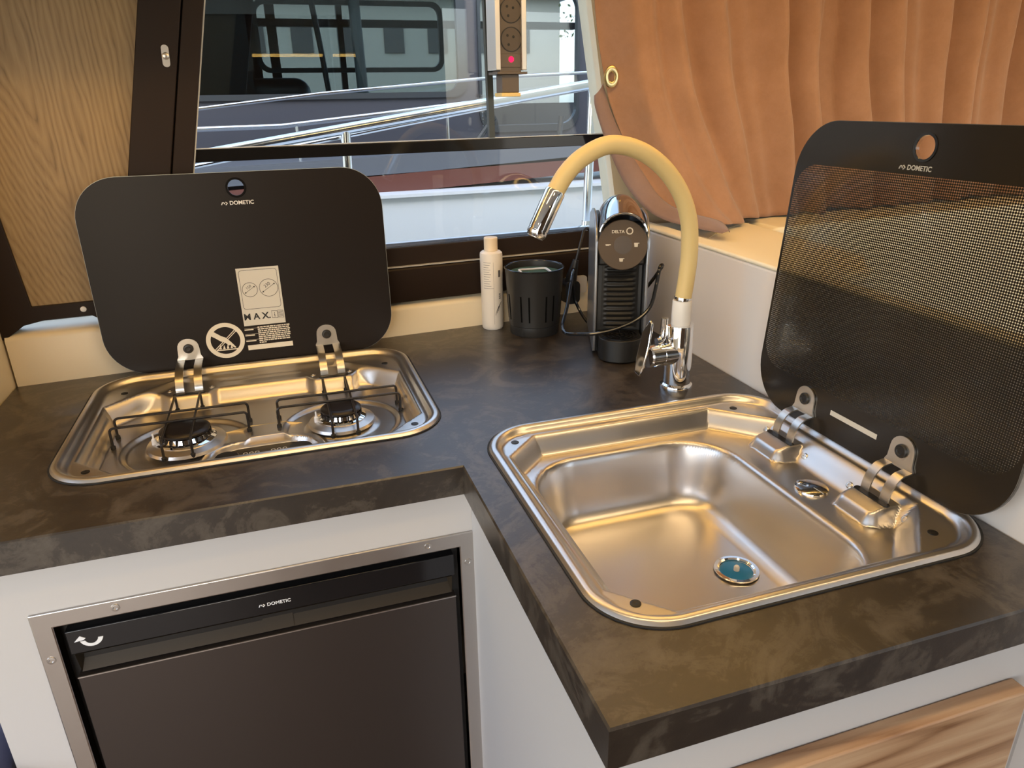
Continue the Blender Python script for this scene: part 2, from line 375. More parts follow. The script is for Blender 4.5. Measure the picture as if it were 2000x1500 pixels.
gl = MB(BKP); gl.ext([[(.322, .356), (.8365, .356), (.827, .91), (.453, .91)]], .010, .014)
obj('pane', gl, GLASS, win, flat=True)
obj('pane', MB(BKP).ext([[(.826, .356), (1.077, .356), (.977, .91), (.812, .91)]], .016, .020), GLASS, win, flat=True)
obj('pane', MB(BKP).ext([[(.27, .168), (1.104, .168), (1.078, .335), (.316, .335)]], .012, .016), GLASS, win, flat=True)

# dark trim framing the wood panel at the left
tl = MB(BKP); tl.ext([[(-.03, .078), (.0, .078), (.030, .098), (.060, .1035), (.128, .1035), (.150, .086), (.19, .07), (.195, .127), (.047, .127), (.030, .37), (.024, .91), (-.03, .91)]], .004, .03)
obj('trim_2', tl, BLACKTRIM, kind='structure', bevel=.0012)
obj('trim_screw', MB(BK@T((.118, .0035, .1155))@Matrix.Rotation(R(90), 4, 'X')).lathe([(.0045, 0), (.0045, .001), (.003, .002), (.001, .0022)], 16), WHITEPRINT, label='small white screw cap on the dark trim under the wood panel', cat='screw')
wp = MB(BKP).ext([[(.02, .12), (sl(.12)+.01, .12), (sl(.91)+.01, .91), (.02, .91)]], .010, .024)
obj('wood_panel', wp, WOOD, label='golden oak veneer wall panel left of the dark window post', cat='wall panel', flat=True)
# latch keeper on the post
lt = thing('latch_plate', BK@Vector((.308, -.008, .475)), 'small chrome keyhole latch plate on the dark window post', 'latch')
ML = BK@T((.308, -.008, .491))@Matrix.Rotation(R(90), 4, 'X')@Matrix.Rotation(R(-3), 4, 'Z')
obj('plate', MB(ML).ext([rrect(.0105, .031, .005, 6), circ(.0022, 12, 0, -.001)], 0, .0022), FRAME_STEEL, lt, bevel=.0006)
obj('screw', MB(ML).lathe([(.005, .0022), (.005, .004), (.0035, .005), (.0005, .0052)], 20), BRACKET, lt)

# ------------------------------------------------------------------ overhead locker with warm light strip (above the picture)
oc = thing('overhead_locker', (.5, 1.2, .60), 'cream overhead locker above the window, over the worktop', 'cabinet')
obj('carcass', MB().box(-.44, -.02, 1.085, 1.26, .612, 1.05), CREAM, oc, bevel=.004)
obj('upper_box', MB().box(-.0195, 2.2, 1.085, 1.30, .90, 1.05), CREAM, oc, bevel=.004)
obj('soffit', MB().box(-.44, 2.2, .86, 1.085, .715, 1.05), CREAM, oc, bevel=.004)
obj('light_strip', MB().box(-.40, 2.1, .955, .985, .700, .7145), GLOW, oc, label='glowing warm light strip')
# warm ceiling light bar
cb_ = thing('ceiling_light_bar', (.45, .30, 1.02), 'long warm ceiling light bar over the cabin', 'lamp')
obj('housing', MB().box(-.30, 1.25, .24, .36, 1.030, 1.049), ALU, cb_, bevel=.004)
obj('diffuser', MB().box(-.28, 1.23, .255, .345, 1.018, 1.0298), emit('warm_bar_glow', (1., .70, .36), BAR_E), cb_)
# ceiling spots
lamp0 = None
for i, (x, y, lb) in enumerate(((.25, -.15, 'round warm ceiling spot nearest the worktop corner'), (-.9, -.5, 'round warm ceiling spot above the left of the cabin'), (1.4, -.2, 'round warm ceiling spot above the bench'), (.4, -1.1, 'round warm ceiling spot by the far windows'))):
    if lamp0 is None:
        lamp0 = thing('ceiling_spot', (x, y, 1.035), lb, 'lamp', 'warm ceiling spots')
        obj('bezel', MB(T((x, y, 1.035))).lathe([(.033, 0), (.042, .003), (.044, .015)], 32, caps=False), CHROME, lamp0)
        obj('lens', MB(T((x, y, 1.038))).lathe([(.032, 0), (.032, .01)], 32), LAMPGLOW, lamp0)
    else:
        copy_tree(lamp0, Vector((x-.25, y+.15, 0)), None, lb)

# ------------------------------------------------------------------ worktop
def offset_poly(P, d):
    out = []; n = len(P)
    for i in range(n):
        a, b, c = Vector(P[i-1]), Vector(P[i]), Vector(P[(i+1) % n])
        e1 = (b-a).normalized(); e2 = (c-b).normalized(); n1 = Vector((-e1.y, e1.x)); n2 = Vector((-e2.y, e2.x))
        k = (n1+n2)/(1+n1.dot(n2)); q = b+k*d; out.append((q.x, q.y))
    return out
HC = (-.063, 1.0685); HW, HH = .25, .1925          # hob centre and half size
SC = (.439, .640); SW, SH = .22, .215              # sink centre and half size
bl = BK@Vector((0, .002, 0)); br = BK@Vector((1.1025, .002, 0))
OUT = [(-.441, .77), (.178, .77), (.178, .347), (.6645, .347), (.6645, br.y), (-.441, bl.y)]
hobhole = rrect(2*HW-.022, 2*HH-.022, .059, 12, *HC)[::-1]; sinkhole = rrect(2*SW-.022, 2*SH-.022, .059, 12, *SC)[::-1]
wt = MB(); inn = offset_poly(OUT, .0018)
wt.ext([OUT, hobhole, sinkhole], -.04, -.0018, top=False)
n = len(OUT)
wt.add([(p[0], p[1], -.0018) for p in OUT]+[(p[0], p[1], 0) for p in inn], [(i, (i+1) % n, n+(i+1) % n, n+i) for i in range(n)])
tri = tessellate_polygon([[Vector((p[0], p[1], 0)) for p in l] for l in (inn, hobhole, sinkhole)])
fl = inn+hobhole+sinkhole
for hl_ in (hobhole, sinkhole):
    k_ = len(hl_); wt.add([(p[0], p[1], -.0018) for p in hl_]+[(p[0], p[1], 0) for p in hl_], [(i, (i+1) % k_, k_+(i+1) % k_, k_+i) for i in range(k_)])
wt.add([(p[0], p[1], 0) for p in fl], tri)
obj('worktop', wt, COUNTER, label='dark brown stone-look laminate worktop, L-shaped, holding hob and sink', cat='worktop', flat=True)

# ------------------------------------------------------------------ pressed steel basins
def sdrr(u, v, a, b, r):
    qx, qy = abs(u)-a+r, abs(v)-b+r
    return math.hypot(max(qx, 0), max(qy, 0))+min(max(qx, qy), 0)-r
def curve(tab):
    xs = [t[0] for t in tab]; ys = [t[1] for t in tab]; n = len(xs)
    dl = [(ys[i+1]-ys[i])/(xs[i+1]-xs[i]) for i in range(n-1)]; m_ = [dl[0]]
    for i in range(1, n-1): m_.append(0 if dl[i-1]*dl[i] <= 0 else 2*dl[i-1]*dl[i]/(dl[i-1]+dl[i]))
    m_.append(dl[-1])
    def f(x):
        if x <= xs[0]: return ys[0]
        if x >= xs[-1]: return ys[-1]
        i = 0
        while x > xs[i+1]: i += 1
        h = xs[i+1]-xs[i]; t = (x-xs[i])/h
        return (2*t**3-3*t*t+1)*ys[i]+(t**3-2*t*t+t)*h*m_[i]+(-2*t**3+3*t*t)*ys[i+1]+(t**3-t*t)*h*m_[i+1]
    return f
RIM = curve([(0, .0005), (.0012, .0032), (.004, .0056), (.008, .0060), (.0115, .0042), (.0145, .0005), (.018, -.0030), (.021, -.0040)])
def basin(name, parent, c, hw_, hh_, r, f, step=.0022):
    """concentric rounded rectangles dropped onto the pressed profile f(u,v)"""
    K = int((hh_-.001)/step); rings = []; nrm = []
    for k in range(K+2):
        d = min(k*step if k > 8 else k*step, hh_-.0012)
        a, b = hw_-d, hh_-d; rr = max(min(r-d*.9, b), .32*b)
        pts = []
        for (sx, sy, q) in ((1, 1, 0), (-1, 1, 1), (-1, -1, 2), (1, -1, 3)):
            cx_, cy_ = sx*(a-rr), sy*(b-rr)
            for j in range(34):
                an = R(90*q+90*j/33.); pts.append((cx_+rr*math.cos(an), cy_+rr*math.sin(an)))
            nx = [(-1, 1), (-1, -1), (1, -1), (1, 1)][q]
            ex = (pts[-1][0], pts[-1][1]); ux = nx[0]*(a-rr) if q in (0, 2) else pts[-1][0]; uy = pts[-1][1] if q in (0, 2) else nx[1]*(b-rr)
            for j in range(1, 100): pts.append((ex[0]+(ux-ex[0])*j/100, ex[1]+(uy-ex[1])*j/100))
        rings.append([(p[0], p[1], f(p[0], p[1])) for p in pts])
    mb = MB(T((c[0], c[1], 0))); mb.loft(rings, False)
    n = len(rings[0]); last = (len(rings)-1)*n
    mb.f.append(tuple(last+i for i in range(n))); mb.mi.append(0)
    e = .0006; nr = []
    for rg in rings:
        for p in rg:
            gx = (f(p[0]+e, p[1])-f(p[0]-e, p[1]))/(2*e); gy = (f(p[0], p[1]+e)-f(p[0], p[1]-e))/(2*e)
            nr.append(Vector((-gx, -gy, 1)).normalized())
    for fc in range(len(mb.f)):
        a, b_, c_ = (mb.v[mb.f[fc][i]] for i in range(3))
        if fc == 0 and (b_-a).cross(c_-a).z < 0:
            mb.f = [tuple(reversed(q)) for q in mb.f]; break
    return obj(name, mb, STEEL, parent, recalc=False, normals=nr)

BOWL = curve([(-.004, 0), (0, -.0008), (.003, -.004), (.007, -.016), (.020, -.066), (.026, -.077), (.034, -.0835), (.046, -.087), (.07, -.088), (.2, -.0895)])
def sink_f(u, v):
    d = -sdrr(u, v, SW, SH, .07)
    if d < .021: return RIM(max(d, 0))
    z = -.004
    x, y = abs(u), abs(v)
    cc = .318 if u > 0 else .340
    wdt = .030 if u > 0 else .020
    so = max((x-.198)*(.66 if u > 0 else 1), y-.193, (x+y-cc)/1.4142)
    z -= .026*sst(0, .022, -so)
    if u > .08:
        for yb in (.083, -.081):
            sb = sdrr(u-.173, v-yb, .032, .031, .013)
            if sb < .01: z = max(z, -.030+.019*sst(.008, -.008, sb)-.006*sst(.168, .140, u))
    t = -sdrr(u+.034, v+.0165, .1425, .1735, .075)
    return z+BOWL(t)
sink = thing('sink', (SC[0], SC[1], 0), 'brushed steel sink with raised dotted glass lid in the right worktop', 'sink')
basin('basin', sink, SC, SW, SH, .07, sink_f)
obj('gasket', MB().ext([rrect(2*SW+.004, 2*SH+.004, .072, 12, *SC), rrect(2*SW-.012, 2*SH-.012, .064, 12, *SC)[::-1]], .0003, .0014), RUBBER, sink)
# drain
DR = (.476, .611, -.1181)
dr = obj('drain', MB(T(DR)).lathe([(.027, .002), (.0265, .0034), (.0225, .0036), (.0205, .002), (.0195, -.004)], 40, caps=False), CHROME, sink)
obj('strainer', MB(T((DR[0], DR[1], DR[2]))).lathe([(.0198, -.004), (.0198, .0006), (.017, .0012), (.001, .0013)], 32), TEAL, dr, label='teal blue strainer insert')
obj('strainer_pin', MB(T(DR)).lathe([(.0035, -.001), (.0035, .006), (.0025, .0075), (.0005, .008)], 16), WHITEPRINT, dr)
# overflow cover
ov = MB(T((.580, .622, -.0305))); ov.lathe([(.0205, .0), (.0205, .0012), (.0195, .003), (.016, .0042), (.001, .0056)], 40)
obj('overflow_cover', ov, CHROME, sink)
obj('overflow_screw', MB(T((.5725, .634, -.0265))).lathe([(.004, 0), (.004, .002), (.0005, .003)], 16), CHROME, sink)
def corner_screws(par, pts, f, c):
    for x, y in pts:
        z = f(x-c[0], y-c[1])
        obj('fixing_hole', MB(T((x, y, z))).lathe([(.0052, -.001), (.0052, .0006), (.0030, .0012), (.0004, .0004)], 18), BLACK, par)
corner_screws(sink, ((.262, .818), (.597, .816), (.603, .470), (.262, .470)), sink_f, SC)

# hob
def hob_f(u, v):
    d = -sdrr(u, v, HW, HH, .07)
    if d < .021: return RIM(max(d, 0))
    x, y = abs(u), abs(v)
    cc = .305 if v > 0 else .338
    so = max(x-.228, (v-.176)*1.0 if v > 0 else y-.171, (x+y-cc)/1.4142)
    z = -.004
    if v > .06:   # back: sloping ledge, then the step down to the floor
        zb = -.010+.028*(v-.176)
        foot = .099
        for hx in (-.109, .117):
            foot -= .016*sst(.045, .028, abs(u-hx))
        zf = zb+(-.035-zb)*sst(foot+.030, foot+.002, v)
        if .006 > abs(v-.150) and -.065 < u < .075: zf += .0022*sst(.006, .001, abs(v-.150))*sst(-.065, -.055, u)*sst(.075, .065, u)
        z = -.004+(zf+.004)*sst(0, .017, -so)
    else:
        z -= .031*sst(0, .020, -so)
        if so < 0: z += .0035*sst(.003, .0, abs(so+.011))
    for bx in (-.103, .117):
        q = math.hypot(u-bx, v+.0335)
        z -= .0055*sst(.090, .080, q)*sst(.0, .01, -so)
        z += .009*sst(.058, .036, q)
    sp = sdrr(u-.003, v+.120, .076, .066, .045)
    if v < .0:
        z += .0065*sst(.014, .004, abs(sp-.001))*sst(-.166, -.150, v)
        if sp < 0: z += (-.0445-z)*sst(-.001, -.007, sp)
    return z
hob = thing('gas_hob', (HC[0], HC[1], 0), 'two-burner steel gas hob with raised black glass lid in the left worktop', 'hob')
basin('basin', hob, HC, HW, HH, .07, hob_f)
obj('gasket', MB().ext([rrect(2*HW+.004, 2*HH+.004, .072, 12, *HC), rrect(2*HW-.012, 2*HH-.012, .064, 12, *HC)[::-1]], .0003, .0014), RUBBER, hob)
corner_screws(hob, ((-.268, 1.197), (-.270, .922), (.145, 1.192), (.147, .923)), hob_f, HC)
# burners
def burner(x, y, rc):
    b = thing_part('burner', (x, y, -.032), hob)
    obj('burner_dish', MB(T((x, y, -.0335))).lathe([(rc+.022, .0), (rc+.020, .004), (rc+.009, .0075), (rc+.006, .006), (rc, .004)], 48, caps=False), STEEL, b)
    cr = MB(T((x, y, -.0315))); n = 24
    cr.lathe([(rc+.008, .002), (rc+.008, .007), (rc+.005, .0085), (rc+.001, .010), (rc-.001, .016), (rc-.004, .0175), (.002, .0175)], 48)
    obj('burner_ring', cr, CHROME, b)
    tt = MB(T((x, y, -.0315)))
    for k in range(n):
        a = 2*math.pi*k/n; tt.box(-.0012, .0012, rc-.0005, rc+.0022, .0105, .0165, Matrix.Rotation(a, 4, 'Z'))
    obj('flame_ports', tt, ENAMEL, b)
    obj('burner_cap', MB(T((x, y, -.0140))).lathe([(rc-.003, .0), (rc+.001, .001), (rc+.0015, .004), (rc-.002, .0068), (rc-.006, .0075), (.002, .0078)], 48), ENAMEL, b)
    obj('spark_pin', MB(T((x-rc-.009, y-.004, -.031))).lathe([(.0035, 0), (.0035, .012), (.0015, .014), (.0012, .021)], 12), WHITEPRINT, b)
def thing_part(name, loc, par):
    o = bpy.data.objects.new(name, None); o.empty_display_size = .03; COL.objects.link(o); ORG[o] = Vector(loc)
    o.parent = par; o.location = Vector(loc)-ORG[par]; return o
burner(-.166, 1.035, .033); burner(.054, 1.035, .0285)
# pan supports
def pan_support(x0, x1, xa, xb, y0, y1, ya, yb):
    g = thing_part('pan_support', ((x0+x1)/2, (y0+y1)/2, -.035), hob)
    def rod(p0, p1, z, dirv, back=-.035):
        p0 = Vector((*p0, z)); p1 = Vector((*p1, z)); t = (p1-p0).normalized(); r_ = .006
        pa = [(p0.x, p0.y, back+.001), p0+Vector((0, 0, -r_))]
        for k in range(1, 5):
            a = R(90*k/4); pa.append(p0+t*r_*(1-math.cos(a))+Vector((0, 0, -r_+r_*math.sin(a))))
        for k in range(1, 5):
            a = R(90*k/4); pa.append(p1-t*r_*(1-math.sin(a))+Vector((0, 0, -r_+r_*math.cos(a))))
        pa.append((p1.x, p1.y, back+.001))
        obj('rod', MB().tube(pa, .0019, 10), ENAMEL, g)
        for p in (p0, p1):
            if dirv: obj('rubber_foot', MB(T((p.x, p.y, back-.0005))).lathe([(.0035, 0), (.0035, .005), (.0022, .006)], 12), RUBBER, g)
    rod((x0, ya), (x1, ya-.003), -.003, 1); rod((x0, yb), (x1, yb-.003), -.003, 1)
    rod((xa, y0), (xa, y1), -.0055, 1, -.033); rod((xb, y0), (xb, y1), -.0055, 1, -.033)
pan_support(-.266, -.081, -.191, -.154, .985, 1.163, 1.053, 1.090)
pan_support(-.038, .146, .0365, .0725, .980, 1.160, 1.049, 1.082)
# control panel and knobs
PANELM = mat('satin_black_panel', (.012, .010, .008), .4, 0, .25)
cp = obj('control_panel', MB(T((-.060, .9465, -.0440))).ext([rrect(.140, .120, .040, 10)], 0, .002), PANELM, hob)
for kx in (-.109, -.011):
    kn = obj('knob', MB(T((kx, .960, -.0420))).lathe([(.021, 0), (.021, .004), (.018, .006), (.0165, .012), (.015, .0135), (.001, .014)], 32), BLACK, hob)
    obj('knob_ring', MB(T((kx, .960, -.0420))).lathe([(.0215, .0), (.0222, .0035), (.0208, .0048)], 32, caps=False), CHROME, kn)
    mk = MB(T((kx+(.030 if kx < -.06 else -.030), .988, -.0419)))
    for j in range(3):
        mk.ext([circ(.0032, 12, -.008+j*.008, 0), circ(.0022, 12, -.008+j*.008, 0)[::-1]], 0, .0003)
        mk.box(-.010+j*.008, -.006+j*.008, -.0065, -.0055, 0, .0003)
    obj('dial_marks', mk, WHITEPRINT, cp)

# ------------------------------------------------------------------ glass lids
def logo(par, M, wdt, m):
    """arrow swirl and wordmark"""
    g = MB(M); s_ = wdt/.0485
    Ms = Matrix.Scale(s_, 4)
    g.text('DOMETIC', .0092, Ms@T((.0055, 0, .0003)), .0002, .00018)
    g.tube([(-.0282, -.0024, .0003), (-.0262, .0016, .0003), (-.0242, .0016, .0003), (-.0226, -.0012, .0003)], .00085, 6, Ms)
    g.tube([(-.0212, .0024, .0003), (-.0184, 0, .0003), (-.0212, -.0028, .0003)], .00095, 6, Ms)
    return obj('logo', g, m, par)
def hinge(par, M, reach, drop):
    """tab screwed to the lid, two curved arms reaching over the rim"""
    h = MB(M)
    tab = [(-.0205, .0205), (.0205, .0205), (.0205, .022), (.0178, .027), (.0170, .041)]
    for k in range(13): a = R(180*k/12); tab.append((.0168*math.cos(a), .042+.0150*math.sin(a)))
    tab += [(-.0170, .041), (-.0178, .027), (-.0205, .022)]
    h.ext([tab], .0006, .0026)
    path = smooth([(.0016, .0207), (.0035, .0200), (reach*.28, .0190), (reach*.55, .0165), (reach*.8, .0085), (reach*.95, -.004), (reach*.98, drop)], 5)
    pz = [(p.y, p.x) for p in path]  # strip() wants (y,z): y = up the lid, z = out of the lid
    half = [p for p in pz]
    h.strip(half, -.0205, -.0080, .002); h.strip(half, .0080, .0205, .002)
    web = [p for i, p in enumerate(pz) if i < 4]; h.strip(web, -.0081, .0081, .002)
    hg = obj('hinge', h, BRACKET, par)
    lp = Vector((0, half[-1][0], half[-1][1]))
    sc = MB(M@T((0, .040, .0026))); sc.lathe([(.0080, 0), (.0080, .0022), (.0070, .0034), (.0045, .0038), (.0036, .0030), (.0005, .0028)], 24)
    obj('hinge_screw', sc, BLACK, hg)
    return hg
# hob lid
th = R(2.0); LH = frame((-.0615, 1.264, .0025), (1, 0, 0), (0, math.sin(th), math.cos(th)), (0, -math.cos(th), math.sin(th)))
lid = MB(LH); lid.ext([rrect(.471, .318, .066, 12, 0, .159), circ(.0125, 28, .0035, .294)[::-1]], -.005, 0)
hl = obj('glass_lid', lid, LIDGLASS, hob, flat=True)
obj('finger_hole_ring', MB(LH@T((.0035, .294, 0))).ext([circ(.0158, 32), circ(.0126, 32)[::-1]], -.0003, .0012), GLOSSBLACK, hl)
obj('lid_edge', MB(LH).ext([rrect(.4722, .3192, .0666, 12, 0, .159), rrect(.4708, .3178, .066, 12, 0, .159)[::-1]], -.0045, -.0008), mat('glass_edge', (.42, .47, .47), .2), hl)
logo(hl, LH@T((.004, .270, 0)), .045, WHITEPRINT)
# sticker with the largest pan sizes
stx, sty = .0172, .114
st = obj('pan_size_sticker', MB(LH).ext([[(-.017, .0645), (.0515, .0645), (.0515, .1635), (-.017, .1635)]], 0, .0003), STICK, hl, flat=True, label='pale grey sticker with pan sizes')
ik = MB(LH@T((0, 0, .0003)))
def ring(g, cx, cy, r, w_): g.ext([circ(r, 40, cx, cy), circ(r-w_, 40, cx, cy)[::-1]], 0, .0002)
g0 = rrect(.0615, .067, .005, 6, .0172, .1265); g1 = rrect(.0603, .0658, .0045, 6, .0172, .1265)[::-1]
ik.ext([g0, g1], 0, .0002); ring(ik, .0010, .1265, .0125, .0007); ring(ik, .0315, .1275, .0152, .0007)
for cx, cy, r in ((.0010, .1265, .0108), (.0315, .1275, .0135)):
    a = R(33); M_ = T((cx, cy, 0))@Matrix.Rotation(a, 4, 'Z')
    ik.box(-r, r, -.0003, .0003, 0, .0002, M_)
    for sg_ in (-1, 1): ik.ext([[(sg_*r, 0), (sg_*(r-.003), .0015*sg_), (sg_*(r-.003), -.0015*sg_)]], 0, .0002, M_)
ik.text('150', .0065, T((-.0006, .1308, .0001))@Matrix.Rotation(R(33), 4, 'Z'), .0001); ik.text('230', .0075, T((.0295, .1325, .0001))@Matrix.Rotation(R(33), 4, 'Z'), .0001)
ik.text('M A X.', .0150, T((.0065, .0795, .0001)), .0001, .0004)
for x0 in (.0305, .0405):
    ik.ext([[(x0, .0745), (x0+.0095, .0735), (x0+.0095, .0865), (x0, .0875)], [(x0+.0005, .0751), (x0+.0005, .0869), (x0+.009, .0859), (x0+.009, .0741)]], 0, .0002)
ik.box(.0347, .0357, .0765, .0815, 0, .0002); ik.box(.0347, .0357, .0825, .0838, 0, .0002)
for k in range(5): ik.box(.0415, .049, .0762+k*.0021, .0768+k*.0021, 0, .0002)
obj('sticker_print', ik, INK, st)
# no-touch sign, warning text, pale bar
ns = MB(LH@T((-.0505, .043, 0)))
ns.ext([circ(.031, 48), circ(.0238, 48)[::-1]], 0, .0003)
for o_ in (-.0014, .0014): ns.box(-.0238, .0238, o_-.0006, o_+.0006, .0001, .0004, Matrix.Rotation(R(42), 4, 'Z'))
ns.ext([[(-.022, .010), (-.017, .017), (-.006, .0085), (.001, .005), (.008, -.003), (.0155, -.0135), (.0135, -.0145), (.006, -.008), (.004, -.0095), (-.0005, -.004), (-.008, -.0005), (-.016, .006)]], 0, .0003)
for k in range(4): ns.ext([[(-.012+k*.006, -.0145), (-.008+k*.006, -.0145), (-.0095+k*.006, -.0065-.0012*(k % 2))]], 0, .0003)
ns.box(-.017, .018, -.0172, -.0155, 0, .0003)
obj('no_touch_sign', ns, PRINT, hl, label='round pale sign showing a hand over flames crossed out')
wx = MB(LH); rr = random.Random(3)
for k in range(9):
    y_ = .0605-k*.0034; x_ = .004
    while x_ < (.0555 if k < 8 else .016):
        L_ = rr.uniform(.002, .007); wx.box(x_, min(x_+L_, .057), y_-.0010, y_+.0010, 0, .0003); x_ += L_+.0009
for k, y_ in enumerate((.0575, .0475, .0375)): wx.box(-.0175, -.003+.001*k, y_-.0009, y_+.0009, 0, .0003); wx.box(-.0175, .004, y_+.0020, y_+.0023, 0, .0003)
obj('warning_text', wx, PRINT, hl)
obj('pale_bar', MB(LH).box(-.0160, .0585, .0215, .0300, 0, .0003), PRINT, hl)
for hx in (-.1105, .1175): hinge(hob, LH@T((hx, -.0035, 0)), .0755, -.0125)
for hx, hy in ((-.203, 1.200), (-.139, 1.198), (.023, 1.195), (.084, 1.194)):
    z = hob_f(hx-HC[0], hy-HC[1]); obj('rim_screw', MB(T((hx, hy, z))).lathe([(.0042, -.001), (.0042, .0004), (.0030, .0014), (.0018, .0015), (.0014, .0006), (.0002, .0006)], 18), BRACKET, hob)
# sink lid
ts = R(4.3); LS = frame((.6405, .629, .0065), (0, -1, 0), (math.sin(ts), 0, math.cos(ts)), (-math.cos(ts), 0, math.sin(ts)))
sld = MB(LS); lo_ = [rrect(.400, .384, .064, 12, 0, .192), circ(.0125, 28, 0, .360)[::-1]]
sld.cur = 1; sld.ext(lo_, -.0045, 0, top=False); sld.cur = 0
fl_ = [p for l in lo_ for p in l]; sld.add([(p[0], p[1], 0) for p in fl_], tessellate_polygon([[Vector((p[0], p[1], 0)) for p in l] for l in lo_]))
slid = obj('glass_lid', sld, [FRIT, LIDCLEAR], sink, flat=True, recalc=False)
obj('finger_hole_ring', MB(LS@T((0, .360, 0))).ext([circ(.0155, 32), circ(.0126, 32)[::-1]], -.0003, .001), GLOSSBLACK, slid)
obj('lid_edge', MB(LS).ext([rrect(.4012, .3852, .0646, 12, 0, .192), rrect(.3998, .3838, .064, 12, 0, .192)[::-1]], -.0040, -.0008), mat('dark_glass_edge', (.10, .09, .08), .2), slid)
logo(slid, LS@T((-.006, .338, 0)), .039, mat('grey_print', (.45, .43, .38), .6))
obj('pale_bar', MB(LS).box(-.048, .030, .0305, .0370, 0, .0003), STICK, slid)
for hy in (-.094, .070): hinge(sink, LS@T((hy, -.005, 0)), .0275, -.022)
for x, y in ((.617, .764), (.617, .682), (.617, .601), (.617, .517)):
    z = sink_f(x-SC[0], y-SC[1]); e = .0006
    gx = (sink_f(x+e-SC[0], y-SC[1])-sink_f(x-e-SC[0], y-SC[1]))/(2*e)
    M_ = T((x, y, z))@Matrix.Rotation(math.atan(-gx), 4, 'Y')
    obj('rim_screw', MB(M_).lathe([(.0044, -.001), (.0044, .0006), (.0032, .0016), (.0018, .0017), (.0014, .0008), (.0002, .0008)], 18), BRACKET, sink)
for y in (.723, .559):
    z = sink_f(.610-SC[0], y-SC[1]); obj('hinge_slot', MB(T((.6085, y, z-.0005))).ext([rrect(.0085, .050, .0035, 6)], -.001, .0012), BLACK, sink)
for x in (-.172, .056):
    z = hob_f(x-HC[0], 1.183-HC[1]); obj('hinge_slot', MB(T((x, 1.181, z))).ext([rrect(.048, .006, .0025, 5)], -.001, .001), BLACK, hob)

# ------------------------------------------------------------------ base cabinets
cb = thing('base_cabinet', (-.1, 1.0, -.9), 'white base cabinet under the hob, housing the fridge', 'cabinet')
FX0, FX1, FZ1, FZ0 = -.322, .192, -.104, -.640
f = MB(); X0, X1 = -.382, .212
hole = [(FX0+.012, FZ0+.012), (FX0+.012, FZ1-.012), (.178, FZ1-.012), (.178, FZ0+.012)]
f.ext([[(X0, -.9), (X1, -.9), (X1, -.0405), (X0, -.0405)], hole], -.80, -.785, Matrix(((1, 0, 0, 0), (0, 0, -1, 0), (0, 1, 0, 0), (0, 0, 0, 1))))
obj('front_panel', f, WHITE, cb, flat=True)
obj('side_panel', MB().box(X0-.001, X0+.016, .8005, 1.25, -.9, -.0405), WHITE, cb, flat=True)
fr = thing('fridge', (-.065, .785, FZ0), 'built-in compressor fridge with dark door and steel frame below the hob', 'fridge')
YX = Matrix(((1, 0, 0, 0), (0, 0, -1, 0), (0, 1, 0, 0), (0, 0, 0, 1)))     # ext() polygons as (x, z), thickness towards the room
fo = [(FX0, FZ0), (FX1, FZ0), (FX1, FZ1), (FX0, FZ1)]; fi = [(FX0+.021, FZ0+.02), (FX0+.021, FZ1-.021), (FX1-.0205, FZ1-.021), (FX1-.0205, FZ0+.02)]
fm = obj('fridge_frame', MB(YX).ext([fo, fi], -.7849, -.7815), FRAME_STEEL, fr, bevel=.0015)
for x, z in ((-.235, FZ1-.010), (.130, FZ1-.010), (FX0+.010, -.168), (FX1-.010, -.150)):
    obj('frame_screw', MB(T((x, .7816, z))@Matrix.Rotation(R(90), 4, 'X')).lathe([(.0050, 0), (.0046, .0012), (.0026, .0014), (.0018, .0005), (.0003, .0005)], 18), FRAME_STEEL, fm)
gi = [(FX0+.021, FZ0+.02), (FX1-.0205, FZ0+.02), (FX1-.0205, FZ1-.021), (FX0+.021, FZ1-.021)]
obj('cavity', MB(YX).ext([gi], -.85, -.800), BLACK, fr, flat=True)
dx0, dx1 = -.2935, .1640
bz = obj('top_bezel', MB().box(dx0, dx1, .786, .80, -.1700, -.1375), GLOSSBLACK, fr, bevel=.0012)
logo(bz, frame((-.064, .786, -.1555), (1, 0, 0), (0, 0, 1), (0, -1, 0)), .034, WHITEPRINT)
ar = MB(frame((-.271, .786, -.1535), (1, 0, 0), (0, 0, 1), (0, -1, 0)))
a_ = [(-.012, .006)]
for k in range(13): t = R(190+160*k/12); a_.append((.0025+.0125*math.cos(t), .002+.0125*math.sin(t)))
for k in range(13): t = R(350-150*k/12); a_.append((.0025+(.0065-.002*k/12)*math.cos(t), .0035+(.0085-.001*k/12)*math.sin(t)))
a_ += [(-.0025, .0065), (-.0085, .0115), (-.0155, .0015)]
ar.ext([[(-.0155, .0005), (-.0085, .0075), (-.003, .0035), (-.0055, .0015)]], .0001, .0005)
b_ = []
for k in range(13): t = R(195+155*k/12); b_.append((.0025+.0125*math.cos(t), .0035+.0125*math.sin(t)))
for k in range(13): t = R(350-150*k/12); b_.append((.0025+.0072*math.cos(t), .0030+.0082*math.sin(t)))
ar.ext([b_], .0001, .0005); obj('arrow_sticker', ar, WHITEPRINT, bz, label='white curved arrow sticker')
GRIPM = mat('grip_recess', (.035, .026, .017), .45, 0, .15)
gp = MB(); gp.add([(dx0+.004, .786, -.1705), (dx1-.004, .786, -.1705), (dx1-.012, .808, -.172), (dx0+.012, .808, -.172)], [(0, 1, 2, 3)])
gp.add([(dx0+.012, .808, -.172), (dx1-.012, .808, -.172), (dx1-.004, .793, -.2015), (dx0+.004, .793, -.2015)], [(0, 1, 2, 3)])
gp.add([(dx0+.012, .808, -.172), (dx0+.004, .793, -.2015), (dx0+.004, .786, -.1705)], [(0, 1, 2)])
